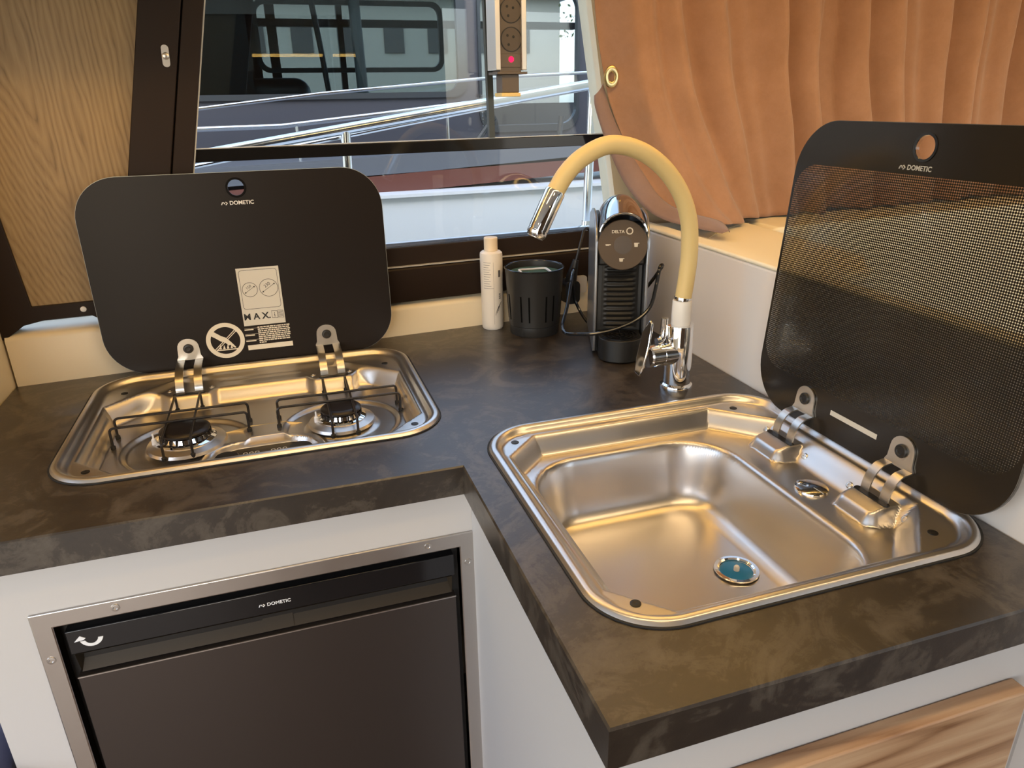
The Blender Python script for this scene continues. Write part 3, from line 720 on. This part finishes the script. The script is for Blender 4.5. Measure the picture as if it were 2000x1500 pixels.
gp.add([(dx1-.012, .808, -.172), (dx1-.004, .793, -.2015), (dx1-.004, .786, -.1705)], [(0, 1, 2)])
obj('grip_recess', gp, GRIPM, fr, flat=True)
cl_ = MB(); cl_.add([(-.084, .8065, -.1725), (-.047, .8065, -.1725), (-.047, .7925, -.2010), (-.084, .7925, -.2010), (-.084, .8085, -.1735), (-.047, .8085, -.1735), (-.047, .7945, -.202), (-.084, .7945, -.202)], [(0, 1, 2, 3), (4, 5, 6, 7), (0, 1, 5, 4), (2, 3, 7, 6), (1, 2, 6, 5), (0, 3, 7, 4)])
obj('grip_latch', cl_, GRIPM, fr, flat=True)
obj('door_panel', MB().box(dx0, dx1, .786, .82, FZ0+.03, -.2035), DARKSTEEL, fr, bevel=.001)
obj('door_edge', MB().box(dx0, dx1, .7852, .7868, -.2045, -.2028), FRAME_STEEL, fr)
# right cabinet
rc = thing('base_cabinet', (.43, .6, -.9), 'white base cabinet under the sink with a wooden door', 'cabinet')
pm = MB(); pm.box(.1905, .640, .3605, .374, -.9, -.0405)
obj('front_panel', pm, WHITE, rc, flat=True)
obj('side_panel', MB().box(.1900, .2030, .3745, .7845, -.9, -.0405), WHITE, rc, flat=True)
obj('end_panel', MB().box(.6415, .6635, .3590, .40, -.9, -.0405), WHITE, rc, flat=True)
dr_ = MB(); dr_.box(.235, .606, .3415, .3600, -.62, -.0965)
wd = obj('cabinet_door', dr_, DOORWOOD, rc, bevel=.0018)
obj('push_knob', MB(T((.440, .3413, -.181))@Matrix.Rotation(R(90), 4, 'X')).lathe([(.012, 0), (.012, .002), (.009, .003), (.0005, .003)], 24), BLACK, wd)
obj('berth_cushion', MB().box(-.62, -.392, .70, 1.2, -.9, -.30), BLUE, bevel=.02, seg=3, label='blue upholstered cushion beside the white cabinet, lower left', cat='cushion')

# ------------------------------------------------------------------ bench behind the half wall
bn = thing('bench', (1.3, 1.0, -.9), 'cream leatherette corner bench behind the half wall', 'bench')
obj('base', MB().box(.70, 2.3, .45, 1.30, -.9, -.36), CREAM, bn)
obj('seat_cushion', MB().box(.92, 2.3, .45, 1.20, -.3595, -.25), LEATHER, bn, bevel=.025, seg=3)
obj('back_cushion', MB().ext([[(.925, 1.203), (2.3, 1.30), (2.3, 1.422), (.925, 1.345)]], -.2495, .176), LEATHER, bn, bevel=.02, seg=4)
obj('corner_cushion', MB().ext([[(.6925, .80), (.80, .80), (.895, .92), (.915, 1.20), (.915, 1.343), (.6925, 1.327)]], -.2495, .181), LEATHER, bn, bevel=.018, seg=4)
sm = smooth([BK@Vector((1.16, -.028, .1815)), Vector((.80, 1.17, .1815)), Vector((.905, 1.235, .1815)), Vector((.912, 1.30, .1812))], 8)
obj('stitching', MB().tube([(.735, 1.13, .1813), (.80, 1.19, .1813), (.87, 1.235, .1813), (.905, 1.25, .1800)], .0008, 6), mat('seam', (.45, .36, .2), .8), bn)

# ------------------------------------------------------------------ curtain
zt = [.72, .60, .52, .44, .40, .35, .29, .245, .213, .198]
LE = [(.575, 1.318), (.583, 1.3185), (.594, 1.3190), (.6125, 1.319), (.626, 1.319), (.650, 1.3175), (.680, 1.300), (.702, 1.270), (.722, 1.235), (.742, 1.200)]
LEs = smooth([(x, y, z) for (x, y), z in zip(LE, zt)], 6); nv = len(LEs)-1
def fold(s_, v):
    """depth of the gathered cloth at distance s_ along the rail; broad soft pleats with two deep tucks"""
    x = s_+.010*math.sin(4*v+9*s_); a = 0.
    for fq, am, ph in ((6.9, .0150, .9), (10.3, .0095, 2.3), (3.1, .0080, 4.0), (17.0, .0022, .4)): a += am*math.sin(2*math.pi*fq*x+ph+.8*v)
    a -= .045*math.exp(-((x-.715+.10*v)/.030)**2)*sst(1.1, .6, v)
    a += .030*(1-sst(.115, .150, x+.03*v))-.012
    return a
def curt(u, j):
    L = LEs[j]; v = j/nv; Rr = BK@Vector((2.55, -.035, .72-(.72-.180)*v))
    uu = u**1.15; p = L.lerp(Rr, uu)
    # sag the bottom towards the ledge and back to the wall plane quickly right of the corner
    pl = BK@Vector(((p-P0).dot(DB), -.035, 0)); k = sst(.0, .22, uu); p.y = p.y*(1-k)+pl.y*k
    p.z = p.z*(1-k)+Rr.z*k
    a = fold(uu*1.95, v)*sst(-.01, .06, uu)*(1-.55*sst(.45, 1., v)*sst(.35, .05, uu))
    q = p-NB*(.045+max(a, -.04))*sst(-.002, .035, uu)
    if v > .75: q += Vector((0, 0, .0022*math.sin(uu*60)*(v-.75)*4))
    return q
nu = 420
cm = MB(); cm.add([curt(i/nu, j) for j in range(nv+1) for i in range(nu+1)], [(j*(nu+1)+i, j*(nu+1)+i+1, (j+1)*(nu+1)+i+1, (j+1)*(nu+1)+i) for j in range(nv) for i in range(nu)])
cur = thing('curtain', BK@Vector((1.6, -.03, .18)), 'rust brown fabric curtain gathered beside the window', 'curtain')
co = obj('cloth', cm, CURTAIN, cur, angle=80)
sd = co.modifiers.new('Solidify', 'SOLIDIFY'); sd.thickness = .0015
# folded-back lining along the free edge, down to the tip on the bench
fo_ = smooth([(.590, 1.3215, .425), (.592, 1.321, .405), (.610, 1.319, .355), (.632, 1.315, .305), (.652, 1.300, .262), (.672, 1.262, .225), (.692, 1.215, .205), (.722, 1.150, .197), (.742, 1.098, .1945)], 5)
fi_ = smooth([(.607, 1.3235, .445), (.622, 1.323, .405), (.648, 1.321, .355), (.680, 1.306, .30), (.704, 1.275, .25), (.722, 1.245, .225), (.752, 1.205, .212), (.778, 1.160, .204), (.757, 1.098, .1955)], 5)
hm = MB(); n_ = len(fo_)
hm.grid(6, n_-1, lambda u, v: fo_[round(v*(n_-1))].lerp(fi_[round(v*(n_-1))], u)+Vector((0, -.006*math.sin(math.pi*u), .004*math.sin(math.pi*u)*v)))
ho = obj('lining', hm, CURTAIN_BACK, cur, label='mauve lining of the free edge')
sd = ho.modifiers.new('Solidify', 'SOLIDIFY'); sd.thickness = .0015
ey = MB(frame((.6155, 1.303, .4565), DB*1.3, (0, 0, 1.3), -NB*1.3)); prof = []
rg = []
for k in range(28):
    a = 2*math.pi*k/28; rg.append([((.0086+.0036*math.cos(b))*math.cos(a), (.0086+.0036*math.cos(b))*math.sin(a)*1.22, .0018*math.sin(b)) for b in [2*math.pi*j/10 for j in range(10)]])
rg.append(rg[0]); ey.loft(rg, False)
obj('eyelet', ey, BRASS, cur)

# ------------------------------------------------------------------ mixer tap
fp = thing('mixer_tap', (.558, .913, 0), 'chrome mixer tap with beige flexible hose spout behind the sink', 'tap')
FM = T((.558, .913, 0))
obj('base_flange', MB(FM).lathe([(.0255, 0), (.0255, .003), (.0245, .0055), (.0225, .0068), (.0205, .009)], 40), CHROME, fp)
obj('body', MB(FM).lathe([(.0212, .006), (.0212, .0985), (.0206, .1005), (.0120, .1015)], 40), CHROME, fp)
obj('sleeve', MB(FM@T((.0005, 0, 0))).lathe([(.0138, .1010), (.0145, .1025), (.0142, .1365), (.0135, .138)], 32), FROST, fp)
obj('sleeve_ring', MB(FM@T((.001, 0, 0))).lathe([(.0118, .138), (.0122, .1385), (.0122, .1440), (.0116, .145)], 32), CHROME, fp)
ld = Vector((-1, -.18, .06)).normalized(); Y_ = Vector((0, 0, 1)).cross(ld).normalized(); Z_ = ld.cross(Y_)
LM = frame((.553, .912, .056), Y_, Z_, ld)
obj('cartridge', MB(LM).lathe([(.0172, .004), (.0172, .031), (.0166, .0315), (.0166, .0330), (.0172, .0335), (.0172, .0535), (.0150, .0555)], 36), CHROME, fp)
nk = MB(); nk.tube(smooth([(.5335, .917, .112), (.5330, .917, .094), (.5315, .9155, .084), (.527, .915, .078), (.520, .914, .077)], 5), .0055, 12); obj('lever_stem', nk, CHROME, fp)
pd = MB(frame((.4895, .9005, .067), Vector((.25, -.97, 0)).normalized(), Vector((.22, .06, .97)).normalized(), Vector((.25, -.97, 0)).normalized().cross(Vector((.22, .06, .97)).normalized())))
pd.ext([[(-.006, -.031), (.006, -.035), (.0105, -.02), (.0115, .012), (.008, .047), (.002, .051), (-.008, .030), (-.0095, -.01)]], -.002, .002)
obj('lever_paddle', pd, CHROME, fp, bevel=.0015)
hp = smooth([(.5592, .912, .143), (.5625, .912, .175), (.5640, .912, .21), (.5590, .912, .256), (.5420, .912, .296), (.5120, .912, .331), (.4740, .912, .3545), (.4310, .912, .3625), (.3950, .912, .3495), (.3710, .912, .330), (.3545, .912, .3065)], 8)
obj('hose', MB().tube(hp, .0122, 24), HOSE, fp)
a_, b_ = Vector((.3555, .912, .3085)), Vector((.3265, .912, .2510)); dv = (a_-b_).normalized(); sx = Vector((0, 1, 0)); sy = dv.cross(sx)
so = obj('spout', MB(frame(b_, sx, sy, dv)).lathe([(.0115, -.002), (.0128, 0), (.0138, .002), (.0138, .007), (.0132, .0075), (.0132, .0082), (.0138, .0088), (.0138, .061), (.0125, .0635)], 36), CHROME, fp)
obj('aerator', MB(frame(b_, sx, sy, dv)).lathe([(.0095, -.0035), (.0112, -.003), (.0112, -.001)], 28), BRACKET, so)

# ------------------------------------------------------------------ coffee machine
my = Vector((.35, .937, 0)).normalized(); mx_ = Vector((my.y, -my.x, 0))
CMo = Vector((.5215, 1.032, 0)); CM = frame(CMo, mx_, my, (0, 0, 1))     # x right, y away from the viewer, z up
cf = thing('coffee_machine', CMo+my*.12, 'slim black and silver capsule coffee machine beside the tap', 'coffee machine')
sp = [(.052, .006), (.046, .030), (.046, .198), (.054, .214), (.072, .230), (.096, .238), (.150, .240), (.205, .226), (.222, .195), (.224, .006)]
PY = Matrix(((0, 0, 1, 0), (1, 0, 0, 0), (0, 1, 0, 0), (0, 0, 0, 1)))     # ext() polygons as (y, z), thickness along x
for sg_ in (-1, 1):
    obj('side_panel', MB(CM@PY).ext([sp], *sorted((sg_*.0400, sg_*.0455))), SILVER, cf, bevel=.002)
bp_ = [(.070, .0), (.070, .20), (.085, .226), (.15, .236), (.20, .220), (.216, .190), (.218, .0)]
obj('body', MB(CM@PY).ext([bp_], -.0399, .0399), BLACK, cf, bevel=.003)
# ribbed front
rb = []
for k in range(61):
    z = .046+.112*k/60; dpt = .0012*math.sin(2*math.pi*k/60*13)
    rb.append([(x, .066-.004*math.cos(x/.032*1.2)+dpt*(1 if abs(x) < .024 else 0), z) for x in [(-.031+.062*i/24) for i in range(25)]])
obj('ribbed_front', MB(CM).loft(rb, False, closed=False), RIB, cf)
# brew head with the round control disc
hd = MB(CM); hd.box(-.0399, .0399, .050, .0705, .158, .222); obj('brew_head', hd, BLACK, cf, bevel=.004)
tl_ = R(8); DM = CM@frame((.0005, .0478, .1935), (1, 0, 0), (0, math.sin(tl_), math.cos(tl_)), (0, -math.cos(tl_), math.sin(tl_)))
dc = obj('control_disc', MB(DM).lathe([(.0412, -.010), (.0412, .0008), (.0402, .0022), (.001, .0024)], 56), DISC, cf)
obj('brew_button', MB(DM).ext([circ(.0150, 48)], .0020, .0027), mat('brown_button', (.078, .057, .042), .4), dc)
ic = MB(DM@T((0, 0, .0024)))
CPR = mat('cream_print', (.62, .55, .44), .6)
ic.text('DELTA', .0070, T((-.0085, .0215, .0001)), .0001, .0002); ic.ext([circ(.0058, 30, .0105, .0225), circ(.0040, 30, .0105, .0225)[::-1]], 0, .0003)
obj('wordmark', ic, CPR, dc); ic = None
for x, y, w_, h_ in ((-.0255, .0, .0070, .0022), (.0215, .0, .0068, .0066), (-.0025, -.0245, .0068, .0056)):
    ic = MB(DM@T((0, 0, .0024))); ic.ext([[(x-w_/2, y+h_/2), (x-w_/2+.0008, y-h_/2), (x+w_/2-.0008, y-h_/2), (x+w_/2, y+h_/2)]], 0, .0003)
    ic.box(x+w_/2-.0006, x+w_/2+.0018, y+h_/2-.0012, y+h_/2, 0, .0003)
    obj('cup_icon', ic, CPR, dc)
# chrome lever over the head
lv = []
for k in range(15):
    t = k/14; y_ = .040+.150*t; zc = .212+.008*math.sin(math.pi*t); rad = .0400*(1-.10*t); ring_ = []
    for i in range(25):
        a = R(8+164*i/24); ring_.append((rad*math.cos(a), y_, zc+(.036+.012*math.sin(math.pi*min(t*1.15, 1)))*math.sin(a)))
    for i in range(25):
        a = R(172-164*i/24); ring_.append(((rad-.004)*math.cos(a), y_, zc+(.032+.012*math.sin(math.pi*min(t*1.15, 1)))*math.sin(a)))
    lv.append(ring_)
obj('lever', MB(CM).loft(lv), CHROME_DARK, cf, angle=50)
rm_ = [(.0385*math.cos(R(10+160*k/20)), .0405, .2105+.0355*math.sin(R(10+160*k/20))) for k in range(21)]
obj('lever_rim', MB(CM).tube(rm_, .0018, 8), CHROME, cf)
# drip tray
dt = [(-.036, .075), (-.036, .030)]
for k in range(13): a = R(180+180*k/12); dt.append((.036*math.cos(a), .030+.030*math.sin(a)))
dt += [(.036, .075)]
dy = obj('drip_tray', MB(CM).ext([dt], .002, .040), BLACK, cf, bevel=.002)
gr = MB(CM@T((0, .038, .040)))
for r_ in (.031, .025, .019, .0125): gr.ext([circ(r_, 40), circ(r_-.0022, 40)[::-1]], 0, .0016)
gr.box(-.03, .03, -.0015, .0015, 0, .0012); gr.box(-.0015, .0015, -.03, .03, 0, .0012)
obj('drip_grille', gr, GLOSSBLACK, dy)
obj('outlet', MB(CM@T((0, .052, .150))).lathe([(.007, 0), (.009, .010), (.010, .02)], 20), BLACK, cf)
# power cord lying over the tray, plug in the wall socket
pw = smooth([(.600, 1.243, .030), (.6105, 1.14, .09), (.609, 1.07, .150), (.598, 1.055, .155), (.5890, 1.048, .125), (.5760, 1.040, .094), (.553, 1.0405, .0735), (.520, 1.050, .0580), (.487, 1.060, .0505), (.462, 1.075, .0475), (.447, 1.098, .0445), (.452, 1.125, .052), (.470, 1.15, .075), (.492, 1.185, .112), (.515, 1.23, .123), (.530, 1.27, .10), (.545, 1.29, .045), (.560, 1.26, .006), (.575, 1.245, .0045), (.590, 1.246, .006)], 7)
pw = [p for p in pw]
obj('power_cord', MB().tube(pw[7:], .0031, 10), GLOSSBLACK, cf)
wc = thing('charger_plug', (.560, 1.315, .05), 'black angled plug with its cable in the pale socket behind the cup', 'plug')
PMx = frame((.539, 1.330, .060), DB, (0, 0, 1), -NB)
obj('plug_body', MB(PMx).ext([rrect(.032, .046, .010, 6)], .002, .036), BLACK, wc, bevel=.004)
obj('plug_grip', MB().tube([(.5395, 1.305, .075), (.542, 1.303, .092), (.546, 1.302, .108), (.550, 1.3015, .124)], [.0125, .011, .0085, .006], 12), BLACK, wc)
obj('cable', MB().tube(smooth([(.550, 1.3015, .122), (.556, 1.303, .14), (.566, 1.312, .162), (.577, 1.325, .178), (.592, 1.339, .176), (.605, 1.343, .15)], 6), .0026, 10), BLACK, wc)
obj('wall_socket', MB(BK@T((1.010, -.0005, .061))@Matrix.Rotation(R(90), 4, 'X')).ext([rrect(.050, .036, .006, 6)], -.002, .008), mat('grey_socket', (.5, .48, .46), .4), bevel=.002, label='pale grey wall socket low on the dark sill behind the coffee machine', cat='socket')

# ------------------------------------------------------------------ bottle, cup, sponge
bt = thing('bottle', (.380, 1.3165, 0), 'white plastic bottle with cream cap standing against the window ledge', 'bottle')
BT = T((.380, 1.3165, 0))
bb = obj('bottle_body', MB(BT).lathe([(.019, 0), (.0205, .002), (.0212, .006), (.0218, .145), (.0212, .1495), (.018, .1525), (.0128, .1535)], 40), BOTTLE, bt)
obj('cap', MB(BT).lathe([(.0130, .1538), (.0130, .1775), (.0122, .1785), (.001, .1787)], 32), CAPM, bt)
def wrap(g, a0, a1, z0, z1, r=.02165, n=8):
    g.loft([[(rr_*math.cos(a0+(a1-a0)*i/n), rr_*math.sin(a0+(a1-a0)*i/n), z) for rr_, z in ((r, z0), (r+.0003, z0), (r+.0003, z1), (r, z1))] for i in range(n+1)])
lbm = MB(BT); fc = math.atan2(-1, -.29)
for k in range(12): wrap(lbm, fc-.75, fc-.05-.25*((k*7) % 5)/5, .133-k*.0045, .1336-k*.0045, .0216)
wrap(lbm, fc+.16, fc+.175, .012, .138, .0214, 2); wrap(lbm, fc-.8, fc+.16, .0835, .0840, .0215); wrap(lbm, fc+.62, fc+.86, .105, .118, .0215); 
for k in range(3): wrap(lbm, fc+.66, fc+.84, .062+k*.004, .0645+k*.004, .0214)
obj('label_print', lbm, mat('grey_ink', (.13, .12, .12), .6), bb)
sq = MB(BT)
for k in range(3): sq.tube([((.0217)*math.cos(fc+.28+.14*k+.34*t), (.0217)*math.sin(fc+.28+.14*k+.34*t), .030+.004*k+.018*t**.7) for t in [i/8 for i in range(9)]], .0004, 5)
obj('label_script', sq, INK, bb)
cu = thing('utensil_cup', (.449, 1.264, 0), 'black plastic cup with slotted sides next to the white bottle', 'cup')
CT = T((.449, 1.264, 0))@Matrix.Diagonal((1.11, 1.11, 1, 1))
INKSLOT = mat('slot_dark', (.002, .002, .002), .9, 0, .1); CUPM = mat('cup_plastic', (.022, .021, .020), .38)
cw = obj('cup_wall', MB(CT).lathe([(.0415, .0), (.0425, .002), (.0425, .018), (.0440, .0195), (.0500, .124), (.0508, .1265), (.0500, .1275), (.0485, .1260), (.0425, .020), (.040, .0045), (.001, .004)], 56), CUPM, cu)
for k in range(20):
    if k % 3 == 2: continue
    ss = MB(CT); a = 2*math.pi*k/20+.1
    ss.loft([[((.0440+.006*(z-.0195)/.1045+e)*math.cos(a+d), (.0440+.006*(z-.0195)/.1045+e)*math.sin(a+d), z) for e, d in ((-.0005, -.03), (.0004, -.03), (.0004, .03), (-.0005, .03))] for z in (.030, .080)])
    obj('side_slot', ss, INKSLOT, cu)
obj('cup_rim', MB(CT).tube([(.0504*math.cos(2*math.pi*k/56), .0504*math.sin(2*math.pi*k/56), .1270) for k in range(57)], .0012, 8), GLOSSBLACK, cu)
spg = thing('sponge', (.449, 1.264, .0045), 'dark green sponge with a white edge lying inside the black cup', 'sponge')
obj('foam', MB(CT).lathe([(.030, .0047), (.0445, .095), (.0455, .112), (.0445, .1165), (.001, .1185)], 40), GREEN, spg)
obj('white_edge', MB(CT@T((-.002, -.010, .1186))@Matrix.Rotation(R(-4), 4, 'Z')).ext([rrect(.052, .044, .008, 6), rrect(.046, .038, .005, 6)[::-1]], 0, .003), WHITEPRINT, spg, bevel=.0008)

# ------------------------------------------------------------------ socket strip hanging from the locker
ssx = thing('socket_strip', BK@Vector((.851, -.06, .43)), 'silver edged socket strip with red light hanging before the window', 'socket strip')
SM = BK@T((.851, -.062, 0))
obj('core', MB(SM).box(-.0195, .0195, .004, .040, .462, .8995), SOCK, ssx, flat=True)
for sg_ in (-1, 1): obj('side_rail', MB(SM).box(*sorted((sg_*.0196, sg_*.0285)), -.001, .042, .468, .8995), ALU, ssx, bevel=.001)
SZ = Matrix(((1, 0, 0, 0), (0, 0, -1, 0), (0, 1, 0, 0), (0, 0, 0, 1)))
for zc in (.516, .560, .604, .648):
    sk = obj('socket', MB(SM@T((.002, .004, zc))@SZ).ext([circ(.0195, 36), circ(.0182, 36)[::-1]], -.0005, .0012), BLACK, ssx)
    obj('socket_face', MB(SM@T((.002, .004, zc))@SZ).ext([circ(.0180, 36)], .0001, .0005), mat('dark_socket', (.085, .065, .05), .5), sk)
    pn = MB(SM@T((.002, .004, zc))@SZ)
    for px, pz in ((-.007, .006), (-.005, -.008), (.004, .004)): pn.ext([circ(.0022, 12, px, pz)], .0005, .0009)
    obj('pin_holes', pn, INK, sk)
obj('end_block', MB(SM).box(-.0195, .0195, .003, .040, .472, .494), SOCK, ssx, bevel=.001)
obj('power_light', MB(SM@T((.001, .003, .485))@SZ).lathe([(.0048, 0), (.0045, .0012), (.001, .0018)], 20), REDLED, ssx)
obj('flange', MB(SM).box(-.026, .030, .000, .044, .4615, .4655), SOCK, ssx, bevel=.0008)
obj('neck', MB(SM).box(-.0145, .0175, .008, .038, .432, .4615), SOCK, ssx, bevel=.0015)
obj('neck_cap', MB(SM).box(-.0165, .0195, .006, .040, .4255, .432), AMBER, ssx, bevel=.001)

# ------------------------------------------------------------------ outside: side deck, rail, the neighbouring boat, shore
wall_box('side_deck', MB(BK).box(-1.5, 3.5, .06, .44, .03, .10), GEL)
ra = thing('deck_rail', (.3, 1.77, .10), 'polished steel guard rail on the deck outside the window', 'rail')
def ry(x): return .3175+.1400*(x+.156)/.972
obj('top_tube', MB().tube([(x, 1.77, ry(x)) for x in (-.9, -.3, .2, .7, 1.3, 2.0)], .0125, 16), RAIL, ra)
obj('lower_tube', MB().tube([(x, 1.80, .2955+.156*(x+.156)/.972) for x in (-.9, -.3, .2, .7, 1.3, 2.0)], .0050, 10), RAIL, ra)
for x in (.163, .776):
    po = obj('stanchion', MB().tube([(x, 1.77, .1), (x+.01, 1.77, ry(x))], .0115, 14), RAIL, ra)
    obj('stanchion_foot', MB(T((x, 1.77, .1))).lathe([(.024, 0), (.023, .004), (.014, .009), (.0125, .02)], 24), RAIL, po)
nb = thing('neighbouring_boat', (.6, 3.0, -.9), 'white and mahogany cabin cruiser moored alongside, seen through the window', 'boat')
def slab(name, y0, y1, z0, z1, m, x0=-2.5, x1=4.5, rise=.02): 
    g = MB(); g.loft([[(x, y0, z0+rise*(x-.5)), (x, y1, z0+rise*(x-.5)), (x, y1, z1+rise*(x-.5)), (x, y0, z1+rise*(x-.5))] for x in (x0, x1)]); return obj(name, g, m, nb, flat=True)
slab('hull', 2.52, 2.9, -.9, .117, GEL, rise=.004)
slab('hull_rim', 2.50, 2.9, .1175, .128, mat('bright_rim', (.8, .82, .84), .3), rise=.004)
slab('mahogany_band', 2.60, 2.9, .128, .190, MAHOG, rise=.05)
slab('side_deck', 2.60, 3.06, .1905, .252, BOATGREY, rise=.03)
for x, dx in ((.72, .06), (1.05, .0)): obj('deck_bracket', MB().tube([(x, 2.70, .25), (x+.02, 2.72, .275), (x+.03+dx, 2.72, .36)], .011, 8), BOATDARK, nb)
# cabin side with three window openings
YW = Matrix(((1, 0, 0, 0), (0, 0, 1, 0), (0, 1, 0, 0), (0, 0, 0, 1)))
o1 = rrect(1.30, .42, .06, 8, .150, .645); o2 = rrect(.12, .30, .045, 8, .770, .545); o3 = rrect(.44, .56, .075, 8, 1.070, .575)
cbn = MB(YW).ext([[(-2.5, .20), (4.5, .26), (4.5, 1.0), (-2.5, 1.0)], o1[::-1], o3[::-1]], 3.06, 3.10)
obj('cabin_side', cbn, mat('boat_navy', (.035, .038, .052), .4), nb, flat=True)
for o_, k in ((o1, .9), (o3, .9)):
    cx = sum(p[0] for p in o_)/len(o_); cz = sum(p[1] for p in o_)/len(o_)
    inn_ = [(cx+(p[0]-cx)*(.945 if k < .95 else .92), cz+(p[1]-cz)*.90) for p in o_]
    fr_ = obj('window_frame', MB(YW).ext([o_, inn_[::-1]], 3.045, 3.075), BOATDARK, nb, flat=True)
TINT = m_glass('tinted_boat_glass', (.42, .48, .49))
obj('tinted_pane', MB(YW).ext([o1], 3.078, 3.082), TINT, nb, flat=True)
obj('clear_pane', MB(YW).ext([o3], 3.078, 3.082), m_glass('pale_boat_glass', (.72, .76, .78)), nb, flat=True)
obj('cabin_frame', MB(YW).ext([rrect(.74, .26, .045, 8, .375, .665), rrect(.705, .225, .035, 8, .375, .665)[::-1]], 3.20, 3.22), BOATDARK, nb, flat=True)
obj('cabin_strut', MB().tube([(.225, 3.16, .80), (.245, 3.16, .62), (.262, 3.16, .43)], .011, 8), BOATDARK, nb)
obj('cabin_pillar', MB().tube([(.385, 3.16, .86), (.395, 3.16, .42)], .022, 8), mat('pale_pillar', (.3, .31, .33), .5), nb)
obj('dark_reflection', MB().box(-.9, -.02, 3.14, 3.17, .30, .95), mat('reflection_dark', (.03, .022, .022), .6), nb)  # dark slab stands in for the dark reflection at the window's left
obj('cabin_back', MB(YW).ext([[(-2.5, .1), (4.5, .1), (4.5, .40), (-2.5, .40)]], 4.45, 4.5), BOATIN, nb, flat=True)
for x0, x1, z0, z1, m in ((-2.5, .02, .30, .95, BOATDARK), (.06, .10, .38, .95, BOATDARK), (.36, .385, .34, .95, BOATDARK), (-2.5, 1.4, .90, 1.0, BOATIN), (-.1, 1.5, .735, .765, BOATDARK)):  # first, widest slab also stands in for that dark reflection
    obj('cabin_post', MB().box(x0, x1, 3.6, 3.64, z0, z1), m, nb, flat=True)
obj('helm_seat', MB().box(-.2, .20, 3.25, 3.6, .30, .52), BOATDARK, nb, bevel=.06, seg=4)
obj('dash', MB().box(.12, .30, 3.2, 3.5, .30, .44), BOATIN, nb, bevel=.03)
obj('white_seat', MB().box(.34, .46, 3.3, 3.6, .25, .47), GEL, nb, bevel=.04, seg=4)
obj('table', MB().box(.55, 1.0, 3.3, 3.7, .315, .345), BOATIN, nb)
obj('cabin_roof', MB().box(-2.5, 1.55, 3.10, 4.5, 1.0, 1.05), GEL, nb, flat=True)
hr = obj('hand_rail', MB().tube([(-.6, 2.66, .345), (.05, 2.66, .352), (.38, 2.66, .382), (1.6, 2.66, .50)], .0085, 10), RAIL, nb)
hr2 = obj('hand_rail', MB().tube([(-.6, 2.72, .37), (.2, 2.72, .452), (.85, 2.72, .500), (2.0, 2.72, .54)], .006, 10), RAIL, nb)
for x, z in ((.10, .36), (.62, .40), (1.25, .465)): obj('rail_post', MB().tube([(x, 2.66, .23), (x, 2.66, z)], .006, 8), RAIL, nb)
obj('water', MB().box(-14, 16, 1.8, 40, -1.2, -.9+.02), WATER, kind='structure', flat=True)
def far(name, label, cat, g, m): return obj(name, g, m, label=label, cat=cat, flat=True)
far('quay', 'grey stone quay across the harbour', 'quay', MB().box(-14, 16, 14, 20, -.88, .245), mat('quay_stone', (.22, .21, .2), .9))
bd = thing('shore_building', (4.2, 17.5, .25), 'pale shore building behind the moored boat', 'building')
obj('wall', MB().box(-6, 6.3, 16, 19, .25, 2.4), BUILD, bd, flat=True)
for k in range(13): obj('window', MB().box(-5.6+.9*k, -5.2+.9*k, 15.96, 16.0, 1.35, 1.95), BOATDARK, bd, flat=True)
obj('roof', MB().box(-6.3, 6.5, 15.7, 19.3, 2.4, 2.6), BOATGREY, bd, flat=True)
def tree(x, y, h, lb, seed):
    t = thing('tree', (x, y, .25), lb, 'tree', 'trees on the far shore'); q = random.Random(seed)
    obj('trunk', MB().tube([(x, y, .25), (x+.05, y, .25+h*.5), (x, y, .25+h*.9)], [.12, .08, .03], 8), BARK, t)
    br_ = MB()
    for k in range(26):
        a = q.uniform(0, 6.28); z = .25+h*q.uniform(.35, .85); L_ = h*q.uniform(.15, .34)
        br_.tube([(x, y, z), (x+L_*.6*math.cos(a), y+L_*.6*math.sin(a), z+L_*.4), (x+L_*math.cos(a), y+L_*math.sin(a), z+L_*.75)], [.035, .02, .006], 5)
    obj('branches', br_, BARK, t)
    lf = MB()
    for k in range(900):
        a = q.uniform(0, 6.28); rr_ = h*.36*math.sqrt(q.random()); z = .25+h*q.uniform(.4, 1.05); s_ = q.uniform(.04, .09)*h/4
        p = Vector((x+rr_*math.cos(a), y+rr_*math.sin(a), z)); d1 = Vector((q.uniform(-1, 1), q.uniform(-1, 1), q.uniform(-1, 1))).normalized()*s_; d2 = Vector((q.uniform(-1, 1), q.uniform(-1, 1), q.uniform(-1, 1))).normalized()*s_
        lf.add([p, p+d1, p+d1+d2, p+d2], [(0, 1, 2, 3)])
    obj('foliage', lf, LEAF, t, recalc=False, flat=True)
tree(6.9, 14.6, 3.2, 'bare-branched tree right of the shore building', 1)
tree(9.6, 15.6, 2.8, 'smaller bushy tree at the right end of the shore', 2)
